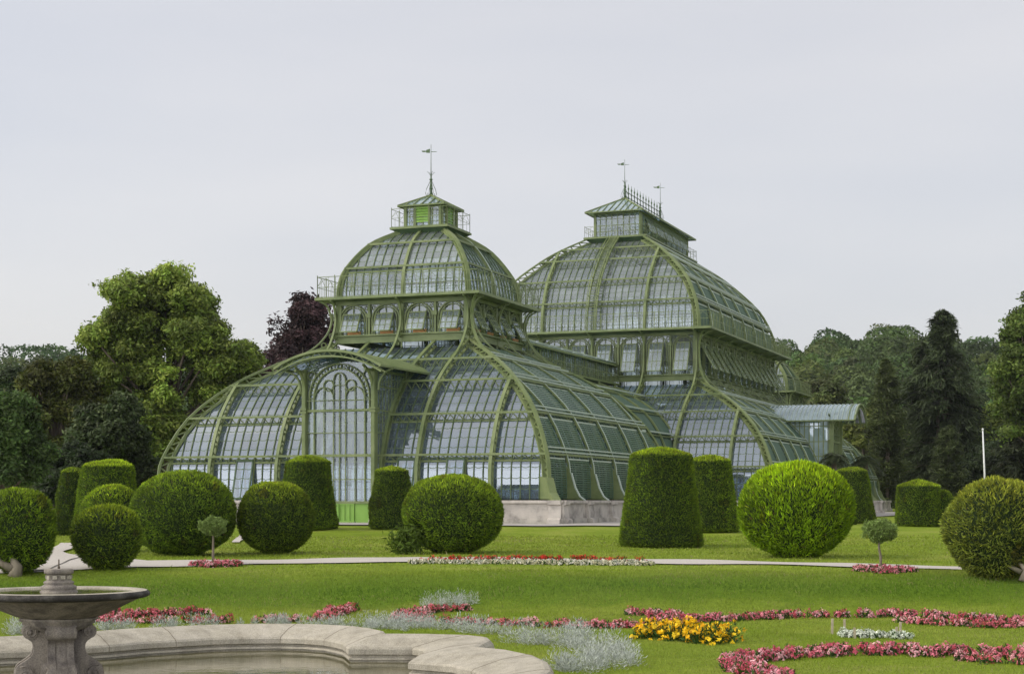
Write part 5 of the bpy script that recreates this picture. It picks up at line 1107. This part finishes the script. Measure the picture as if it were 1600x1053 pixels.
bowl.lathe([(1.12, fz(-1.318)), (1.17, fz(-1.31)), (1.205, fz(-1.29)), (1.215, fz(-1.265)), (1.205, fz(-1.238)), (1.175, rz-.004)], STD, n=72)
bowl.lathe([(1.175, rz-.004), (1.14, rz), (1.04, rz), (1.00, rz-.012), (.985, rz-.05), (.9, rz-.10), (.2, rz-.13)], ST2, n=72)
bowl.build('bowl', FN)
wm = MB(); wm.lathe([(.001, rz-.022), (.5, rz-.022), (.995, rz-.022)], WAT, n=60); wm.build('bowl_water', FN)
fi = MB(); zb = rz-.03
fi.lathe([(.001, zb-.05), (.245, zb-.05), (.255, zb), (.25, zb+.02), (.225, zb+.035), (.235, zb+.05), (.24, zb+.075), (.22, zb+.095), (.19, zb+.11), (.20, zb+.125), (.205, zb+.14), (.19, zb+.155), (.165, zb+.165), (.160, zb+.18), (.158, zb+.24), (.165, zb+.25), (.19, zb+.258), (.195, zb+.262), (.195, zb+.31), (.185, zb+.32), (.001, zb+.325)], ST1, n=40, f=lambda an, r, z: r*(1+.035*math.cos(an*14)) if zb+.17 < z < zb+.245 else r)
for k in range(10):
    an = 2*math.pi*k/10; fi.box((.163*math.cos(an), .163*math.sin(an), zb+.21), (.016, .03, .024), ST2, rz=an)
fi.build('finial', FN)
sj = MB(); sj.tube([(0, 0, zb+.32), (0, 0, zb+.35), (0, 0, zb+.36), (0, 0, zb+.45)], [.018, .018, .010, .009], BARK, 8); sj.build('nozzle', FN)
pd = MB(); z_ = lambda y: fz(-(y-782.1)/115.0)
pd.lathe([(.50, z_(964)), (.50, z_(968)), (.46, z_(970)), (.455, z_(974)), (.42, z_(977)), (.40, z_(980)), (.30, z_(984)), (.24, z_(1000)), (.21, z_(1015)), (.24, z_(1032)), (.30, z_(1036)), (.31, z_(1048)), (.36, z_(1066)), (.42, z_(1080)), (.46, z_(1095))], ST1, n=32, f=lambda an, r, z: r*(1+.06*math.cos(an*4)**8) if z > z_(976) else r)
pd.lathe([(.62, z_(1072)), (.70, z_(1076)), (.72, z_(1095)), (.8, z_(1100)), (.8, 0)], ST1, n=4, smooth=False)
pd.build('pedestal', FN)
def scroll(ang):
    mb = MB(); w = .17
    path = []
    for k in range(15): an = R(200-k*27); r_ = .025+.0042*k; path.append((.385+r_*math.cos(an), z_(985)+r_*math.sin(an)*1.0))
    path += [(.40, z_(976.5)), (.33, z_(977))]
    out = spline([(.475, z_(985)), (.46, z_(992)), (.40, z_(997)), (.345, z_(1003)), (.335, z_(1012)), (.37, z_(1022)), (.46, z_(1030)), (.545, z_(1037)), (.575, z_(1047)), (.565, z_(1060)), (.50, z_(1070))], 4)
    inn = [(.12, z) for _, z in out]
    ca, sa = math.cos(ang), math.sin(ang)
    def P_(r, s, z): return (r*ca-s*sa, r*sa+s*ca, z)
    n = len(out)
    for s0, s1, dd in ((-w, -w*.45, 0), (-w*.45, w*.45, -.025), (w*.45, w, 0)):
        va = [P_(r+dd, s0, z) for r, z in out]+[P_(r, s0, z) for r, z in inn]+[P_(r+dd, s1, z) for r, z in out]+[P_(r, s1, z) for r, z in inn]
        fs = []
        for i in range(n-1): fs += [(i, i+1, 2*n+i+1, 2*n+i), (n+i, n+i+1, i+1, i), (2*n+i, 2*n+i+1, 3*n+i+1, 3*n+i)]
        mb.add(va, fs, ST1)
    # volutes: drums with a spiral fillet
    for (cr0, cz, rad, ww) in ((.385, z_(985), .098, w+.02), (.455, z_(1050), .125, w+.02)):
        m_ = 24; A_ = [P_(cr0+rad*math.cos(2*math.pi*k/m_), -ww, cz+rad*math.sin(2*math.pi*k/m_)) for k in range(m_)]; B_ = [P_(cr0+rad*math.cos(2*math.pi*k/m_), ww, cz+rad*math.sin(2*math.pi*k/m_)) for k in range(m_)]
        mb.add(A_+B_, [tuple(range(m_)), tuple(range(2*m_-1, m_-1, -1))]+[(k, (k+1) % m_, m_+(k+1) % m_, m_+k) for k in range(m_)], ST1)
        for sg in (-1, 1):
            mb.tube([P_(cr0+(rad*.95-rad*.042*k)*math.cos(R(60+26*k)), sg*ww, cz+(rad*.95-rad*.042*k)*math.sin(R(60+26*k))) for k in range(20)], .014, ST1, 6)
            mb.tube([P_(cr0, sg*(ww-.01), cz), P_(cr0, sg*(ww+.02), cz)], .03, ST1, 10)
    mb.build('scroll', FN)
for k in range(4): scroll(R(45+90*k)-0.08)
# basin coping
BS = MB(); zo, zi = -2.15, -2.34; nn_ = len(OUT)
cum_ = [0]
for i in range(nn_): cum_.append(cum_[-1]+float(np.linalg.norm(MID[(i+1) % nn_]-MID[i])))
def ring(i):
    o_, n_ = OUT[i % nn_], INN[i % nn_]; d = n_-o_; wd = np.linalg.norm(d); d = d/wd
    pr = [(-.03, -3.0), (-.03, -2.32), (.0, -2.22), (.05, -2.165), (.12, zo), (wd*.55, zo-.06), (wd-.03, zi+.012), (wd, zi-.02), (wd, zi-.10), (wd-.015, zi-.108), (wd-.07, zi-.112), (wd-.07, zi-.145), (wd-.015, zi-.155), (wd-.01, zi-.19), (wd-.05, zi-.20), (wd-.05, -3.3)]
    return [(o_[0]+d[0]*q, o_[1]+d[1]*q, EYE+z) for q, z in pr]
rings = [ring(i) for i in range(nn_)]
for i in range(nn_):
    a, b_ = rings[i], rings[(i+1) % nn_]
    for k in range(len(a)-1): BS.face([a[k], a[k+1], b_[k+1], b_[k]], ST2, [(cum_[i], k), (cum_[i], k+1), (cum_[i+1], k+1), (cum_[i+1], k)])
# joints between the coping blocks
JO = noise_mat('joint_mortar', (.11, .095, .07), (.18, .155, .12), scale=9, rough=1)
for i in (3, 6, 8, 11, 13, 16, 19, 22, 26, 28):
    for tgt in (i, 2*len(BO)-1-i):
        r_ = rings[tgt]; dirv = (MID[(tgt+1) % nn_]-MID[tgt]); dirv = dirv/np.linalg.norm(dirv)
        BS.sweep([(p[0], p[1], p[2]+.001) for p in r_[2:9]], (dirv[0], dirv[1], 0), .010, .004, JO, caps=False)
bo = BS.build('fountain_basin'); tag(bo, 'low curved stone basin wall with sloping coping around the fountain pool', 'basin')
wq = MB(); wpoly = [tuple(v) for v in MID]; cX, cY = BC
for i in range(nn_):
    a, b_ = MID[i], MID[(i+1) % nn_]; wq.face([(cX, cY, WZ), (a[0], a[1], WZ), (b_[0], b_[1], WZ)], WAT)
wo_ = wq.build('water'); tag(wo_, 'still greenish water in the fountain basin', 'water', kind='structure')

# ---------------------------------------------------------------- flower beds
FLW = leaf_mat('flower_petals', trans=.2, rough=.6)
def bed(name, label, group, spine, width, plant, h=.155, dens=26, cols=None, leafc=(.05, .10, .02), petal=.024, psize=.14, flat=False):
    """a bed of low bedding plants along a line on the lawn; spine in photo points"""
    P = np.array([at(*p) for p in spine]); seg = np.linalg.norm(np.diff(P, axis=0), axis=1); cum = np.concatenate([[0], np.cumsum(seg)])
    wds = np.array(width if hasattr(width, '__len__') else [width]*len(spine), float)*(.8 if plant == 'pink' else 1)
    area = float(np.sum(seg*(wds[1:]+wds[:-1])/2)); n = max(8, int(area*dens*2.5)) if plant != 'silver' else max(8, int(area*dens*1.3)); l = rng.random(n)*cum[-1]
    x = np.interp(l, cum, P[:, 0]); y = np.interp(l, cum, P[:, 1]); wv = np.interp(l, cum, wds)
    tx = np.interp(np.minimum(l+.05, cum[-1]), cum, P[:, 0])-np.interp(l-.05, cum, P[:, 0]); ty = np.interp(np.minimum(l+.05, cum[-1]), cum, P[:, 1])-np.interp(l-.05, cum, P[:, 1]); tl = np.hypot(tx, ty)+1e-9
    u_ = rng.uniform(-.5, .5, n)*wv; x = x-ty/tl*u_; y = y+tx/tl*u_; z = gz(x, y)+EYE
    cX_, cY_ = float(P[:, 0].mean()), float(P[:, 1].mean()); zc = gw(cX_, cY_)
    o = empty(name, (cX_, cY_, zc)); tag(o, label, 'flower bed', group)
    base = np.stack([x-cX_, y-cY_, z-zc], -1); hs = h*(.65+.6*rng.random(n)*(.9+.35*vnoise(np.stack([x, y, z*0], -1)*1.6)))
    # leaves
    kl = 26 if plant != 'silver' else 130; li = np.repeat(np.arange(n), kl); m_ = len(li)
    d = unit(rng.normal(size=(m_, 3))+np.array([0, 0, .5])); d[:, 2] = np.abs(d[:, 2]); r_ = rng.random(m_)**.5
    C = base[li]+d*r_[:, None]*(np.stack([hs*.62, hs*.62, hs], -1)[li])
    al = unit(d+rng.normal(size=(m_, 3))*.4+np.array([0, 0, .3]))
    if plant == 'silver':
        cl = np.array([.52, .56, .52])*(.45+.8*rng.random((m_, 1))); sz = .032*(.6+.8*rng.random(m_)); asp = .28
    else: cl = np.array(leafc)*(.5+1.0*rng.random((m_, 1))); sz = .05*(.6+.8*rng.random(m_)); asp = .6
    quads_mesh('leaves', leaf_quads(C, unit(rng.normal(size=(m_, 3))+d*.5), sz, asp, along=al).astype(np.float32), FLW, cl.astype(np.float32), o)
    if plant != 'silver':
        kf = 13 if plant != 'marigold' else 5; fi_ = np.repeat(np.arange(n), kf); m_ = len(fi_); d = unit(rng.normal(size=(m_, 3))*np.array([1, 1, .6])+np.array([0, -.25, .9])); hd = base[fi_]+d*(np.stack([hs*.60, hs*.60, hs*.98], -1)[fi_])
        kp_ = 5 if plant != 'marigold' else 12; cols = np.array(cols); ci = rng.integers(0, len(cols), n)[fi_]; hc = cols[ci]*(.75+.5*rng.random((m_, 1)))
        pi_ = np.repeat(np.arange(m_), kp_); q = len(pi_); C = hd[pi_]+rng.normal(size=(q, 3))*petal*.55
        quads_mesh('blossoms', leaf_quads(C, unit(d[pi_]+rng.normal(size=(q, 3))*.6), petal*(.7+.6*rng.random(q)), .95).astype(np.float32), FLW, (hc[pi_]*(.8+.4*rng.random((q, 1)))).astype(np.float32), o)
    return o
PK = [(.70, .20, .27), (.76, .28, .34), (.60, .12, .18), (.82, .46, .50), (.50, .08, .11)]
RDK = [(.62, .15, .19), (.70, .22, .27), (.52, .09, .11), (.78, .40, .43)]
BDK = (.035, .03, .02)
pr_ = 'rows of pink bedding flowers'
bed('flower_bed', 'round pink flower bed at the foot of the left standard tree', 'pink beds around the standard trees', [(300, 884.5), (337, 884.5), (376, 884)], [.5, 1.25, .5], 'pink', dens=30, cols=PK)
bed('flower_bed', 'round pink flower bed at the foot of the right standard tree', 'pink beds around the standard trees', [(1336, 892), (1382, 893), (1428, 893)], [.5, 1.5, .6], 'pink', dens=30, cols=PK)
bed('flower_bed', 'long narrow bed edged in white flowers on the bank below the path', 'red and white band', [(640, 880), (760, 880.5), (900, 881.5), (1020, 883)], .8, 'white', h=.11, dens=26, cols=[(.75, .72, .55), (.8, .78, .68), (.65, .62, .42)])
bed('flower_bed', 'long thin strip of red flowers behind the white edging below the path', 'red and white band', [(660, 877.5), (760, 876), (900, 877), (1010, 880)], .4, 'red', h=.17, dens=12, cols=[(.60, .03, .02), (.5, .02, .02), (.66, .08, .05)])
bed('flower_bed', 'pink flower row curling out from behind the fountain bowl', pr_, [(175, 957), (160, 962), (146, 970), (165, 973), (200, 974)], [.35, .5, .7, .6, .4], 'pink', cols=PK)
bed('flower_bed', 'short upper pink flower row right of the fountain bowl', pr_, [(185, 969), (220, 964), (262, 961), (325, 960)], [.3, .35, .45, .5], 'pink', cols=RDK)
bed('flower_bed', 'low pink flower row along the silver plants behind the basin wall', pr_, [(195, 974), (260, 974), (330, 974), (420, 972), (480, 971), (530, 967)], [.5, .45, .3, .3, .3, .25], 'pink', cols=RDK, dens=17)
bed('flower_bed', 'small slanting pink flower tail above the basin wall', pr_, [(505, 965), (525, 959), (550, 954)], [.4, .55, .3], 'pink', cols=RDK)
bed('flower_bed', 'pink flower clump in front of the silver leaved patch', pr_, [(735, 954), (700, 955), (665, 957), (640, 963), (630, 971), (665, 974)], [.45, .5, .5, .6, .5, .4], 'pink', cols=RDK)
bed('flower_bed', 'long thin pink flower row crossing the middle of the lower lawn', pr_, [(665, 973), (740, 976), (820, 978), (880, 981), (950, 981), (1010, 979), (1060, 975)], [.35, .3, .4, .5, .3, .35, .4], 'pink', cols=RDK, dens=20)
bed('flower_bed', 'pink flower row running right behind the yellow marigolds', pr_, [(978, 960), (1010, 961), (1040, 967), (1090, 972), (1160, 969), (1220, 966), (1280, 965), (1340, 965), (1400, 963), (1460, 966), (1530, 970), (1620, 976)], [.7, .55, .6, .4, .5, .5, .4, .45, .5, .4, .5, .5], 'pink', cols=PK, dens=20)
bed('flower_bed', 'short second pink flower row joining the long one at the right edge', pr_, [(1410, 972), (1470, 977), (1540, 981), (1620, 978)], [.45, .55, .6, .5], 'pink', cols=RDK, dens=20)
bed('flower_bed', 'broad pink flower loop in the right foreground', pr_, [(1240, 1075), (1170, 1052), (1150, 1040), (1175, 1032), (1220, 1030), (1290, 1023), (1340, 1020), (1430, 1024), (1520, 1024), (1620, 1026)], [.5, .6, .6, .5, .5, .7, .75, .6, .6, .6], 'pink', cols=PK, dens=24)
bed('flower_bed', 'short pink flower spur below the right end of the foreground loop', pr_, [(1500, 1030), (1560, 1037), (1640, 1038)], [.35, .45, .5], 'pink', cols=RDK, dens=20)
bed('marigold_bed', 'bright yellow and orange marigold patch on the lower lawn', None, [(1000, 998), (1040, 994), (1080, 1000), (1120, 1003), (1152, 1005)], [.35, .95, .8, .9, .3], 'marigold', h=.30, dens=20, cols=[(.88, .58, .01), (.85, .50, .01), (.90, .66, .03)], leafc=(.04, .09, .015), petal=.030)
bed('silver_bed', 'silver-leaved patch on the bank above the pink clump', 'silver-leaved bedding plants', [(655, 951), (690, 947), (742, 944)], [.4, .8, .35], 'silver', h=.30, dens=18)
bed('silver_bed', 'silver-leaved edging along the back of the fountain basin wall', 'silver-leaved bedding plants', [(120, 985), (180, 984), (260, 980), (340, 977.5), (430, 976.5), (520, 978), (600, 981), (650, 985)], [.25, .3, .3, .3, .3, .35, .5, .5], 'silver', h=.24, dens=18)
bed('silver_bed', 'silver-leaved drift between the basin wall and the long pink row', 'silver-leaved bedding plants', [(560, 977), (620, 978), (680, 981), (740, 988), (800, 991)], [.5, .65, .6, .5, .45], 'silver', h=.32, dens=18)
bed('silver_bed', 'big silver-leaved clump right of the basin wall tip', 'silver-leaved bedding plants', [(800, 1006), (850, 1004), (900, 1008), (940, 1018)], [.6, 1.0, 1.0, .8], 'silver', h=.40, dens=16)
bed('silver_bed', 'nearest silver-leaved clump at the bottom edge beside the basin wall', 'silver-leaved bedding plants', [(880, 1052), (930, 1044), (965, 1034), (940, 1024)], [.7, .9, .8, .6], 'silver', h=.36, dens=18)
bed('silver_bed', 'small silver tuft left of the fountain pedestal', 'silver-leaved bedding plants', [(18, 991), (40, 990)], [.4, .4], 'silver', h=.30, dens=20)
bed('white_flower_bed', 'low white flower patch between the small wooden stakes', None, [(1312, 994), (1365, 995), (1425, 998)], [.35, .55, .25], 'white', h=.10, dens=40, cols=[(.72, .76, .66), (.62, .68, .56)], petal=.03)
STK = noise_mat('stake_wood', (.34, .29, .2), (.50, .44, .33), scale=8, rough=.9)
for i, (px, by, ty, lb) in enumerate(((1300, 990, 966, 'leftmost wooden stake of the staked flower patch'), (1320, 988, 967, 'second wooden stake from the left at the back of the staked patch'), (1336, 997, 980, 'short wooden stake at the front left of the staked patch'), (1401, 997, 979, 'short wooden stake at the front right of the staked patch'), (1407, 993, 971, 'rightmost tall wooden stake of the staked flower patch'))):
    X, Y = at(px, by); h = (by-ty)*Y/2609.2; k = MB(); k.sweep([(0, 0, -.1), (rng.normal()*.008, 0, h*.97), (rng.normal()*.01, 0, h)], (1, 0, 0), .042, .03, STK); o = k.build('stake'); o.location = (X, Y, gw(X, Y)); tag(o, lb, 'stake', 'stakes around the white flowers')
# ---------------------------------------------------------------- standard trees
def standard(label, px, base, top, wpx, lean, fruit=False):
    X, Y = at(px, base); s = Y/2609.2; H = (base-top)*s; Rw = wpx*s/2; o = empty('standard_tree', (X, Y, gw(X, Y))); tag(o, label, 'small tree', 'little standard trees in pink beds')
    tb = MB(); zc = H-Rw*.85; tb.tube([(lean*.3, 0, 0), (lean*.25, 0, H*.25), (-lean*.4, 0, H*.45), (0, 0, zc)], [.045, .035, .03, .028], YBARK, 8)
    for k in range(9): an = k*.7; tb.tube([(0, 0, zc-Rw*.3), (Rw*.35*math.cos(an), Rw*.35*math.sin(an), zc), (Rw*.75*math.cos(an), Rw*.75*math.sin(an), zc+Rw*.2*math.sin(k*2.1))], [.018, .012, .006], YBARK, 5)
    tb.build('trunk', o)
    n = 4600; d = unit(rng.normal(size=(n, 3))); r_ = (.35+.65*rng.random(n)**.5)*(.68+.65*vnoise(d*2.6+px)); C = np.array([0, 0, zc])+d*(r_*Rw)[:, None]*np.array([1.08, 1.08, .78])
    cl = np.array([.16, .23, .06])*(.6+.9*rng.random((n, 1)))*(.7+.6*vnoise(C*7+3))[:, None]
    quads_mesh('crown', leaf_quads(C, unit(d*.6+rng.normal(size=(n, 3))), .045*(.6+.8*rng.random(n)), .55).astype(np.float32), LEAF, cl.astype(np.float32), o)
standard('little standard tree on a straight grey stem, in front of the very large round yew', 333, 882, 805, 40, .0)
standard('little standard tree on a slightly crooked stem, left of the ragged round yew', 1375, 892, 808, 50, .07)

# ---------------------------------------------------------------- grass blades on the near lawn
GR = leaf_mat('grass_blades', trans=.3, rough=.8)
def grass(n, ylo, yhi, hgt, wid, seed):
    Y = ylo+(yhi-ylo)*rng.random(n)**.85; X = (rng.random(n)*2-1)*(Y*.36+2.0)+.5
    keep = ~inpoly(X, Y, [tuple(v) for v in OUT]); X, Y = X[keep], Y[keep]; n = len(X)
    Z = gz(X, Y)+EYE; p = np.stack([X, Y, Z], -1)
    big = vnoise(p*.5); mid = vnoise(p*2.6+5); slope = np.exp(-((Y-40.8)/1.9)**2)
    h = hgt*(.5+.9*rng.random(n))*(.7+.7*mid+.5*slope)*(Y/30)**.5
    tall = rng.random(n) < .004; h[tall] *= 3
    al = unit(np.stack([rng.normal(size=n)*.45, rng.normal(size=n)*.45, np.ones(n)], -1)); fn = unit(rng.normal(size=(n, 3))*np.array([1, 1, .2]))
    C = p+al*(h*.4)[:, None]; c0 = np.array([.180, .270, .016]); c1 = np.array([.295, .345, .060])
    cl = (c0[None]*(1-big[:, None])+c1[None]*big[:, None])*(.72+.5*rng.random((n, 1)))*(.85+.3*mid[:, None])
    deep = slope[:, None]*(.5+.6*vnoise(p*np.array([.35, 1.2, 1])+8))[:, None]; cl = cl*(1-deep*np.array([.62, .45, .5]))  # blades on the bank tinted darker as well
    dry = rng.random(n) < .02+.12*(vnoise(p*np.array([.45, .8, 1])+20) > .68); cl[dry] = np.array([.26, .25, .10])
    a = unit(np.cross(fn, al)); w_ = (wid*(.7+.6*rng.random(n))*(Y/30))[:, None]; hh = (h*.6)[:, None]
    V = np.stack([C-al*hh-a*w_*.5, C-al*hh+a*w_*.5, C+al*hh+a*w_*.08, C+al*hh-a*w_*.08], 1)
    return V, cl
gs = [grass(300000, 17, 44.5, .036, .012, 1), grass(70000, 44.5, 72, .035, .022, 2)]
V = np.concatenate([g[0] for g in gs]); cl = np.concatenate([g[1] for g in gs])
# keep the blades off the paths
mx_ = V[:, 0, 0]; my_ = V[:, 0, 1]
pp1 = [p[0] for p in pth]+[p[1] for p in reversed(pth)]; kp = ~inpoly(mx_, my_, pp1)
go = quads_mesh('grass', V[kp].astype(np.float32), GR, cl[kp].astype(np.float32)); tag(go, 'short green grass blades on the lawn and bank', 'grass', kind='stuff')

# ---------------------------------------------------------------- morning air
hm = bpy.data.materials.new('haze'); hm.use_nodes = True; ht = hm.node_tree; ht.nodes.clear()
ho = ht.nodes.new('ShaderNodeOutputMaterial'); hv = ht.nodes.new('ShaderNodeVolumePrincipled'); hv.inputs['Color'].default_value = (.85, .9, 1, 1); hv.inputs['Density'].default_value = .00006
ht.links.new(hv.outputs[0], ho.inputs['Volume'])
hb = MB(); hb.box((0, 1300, 65), (1300, 1400, 70), hm); hz_ = hb.build('haze'); tag(hz_, 'thin pale summer haze in the air', 'haze', kind='stuff')
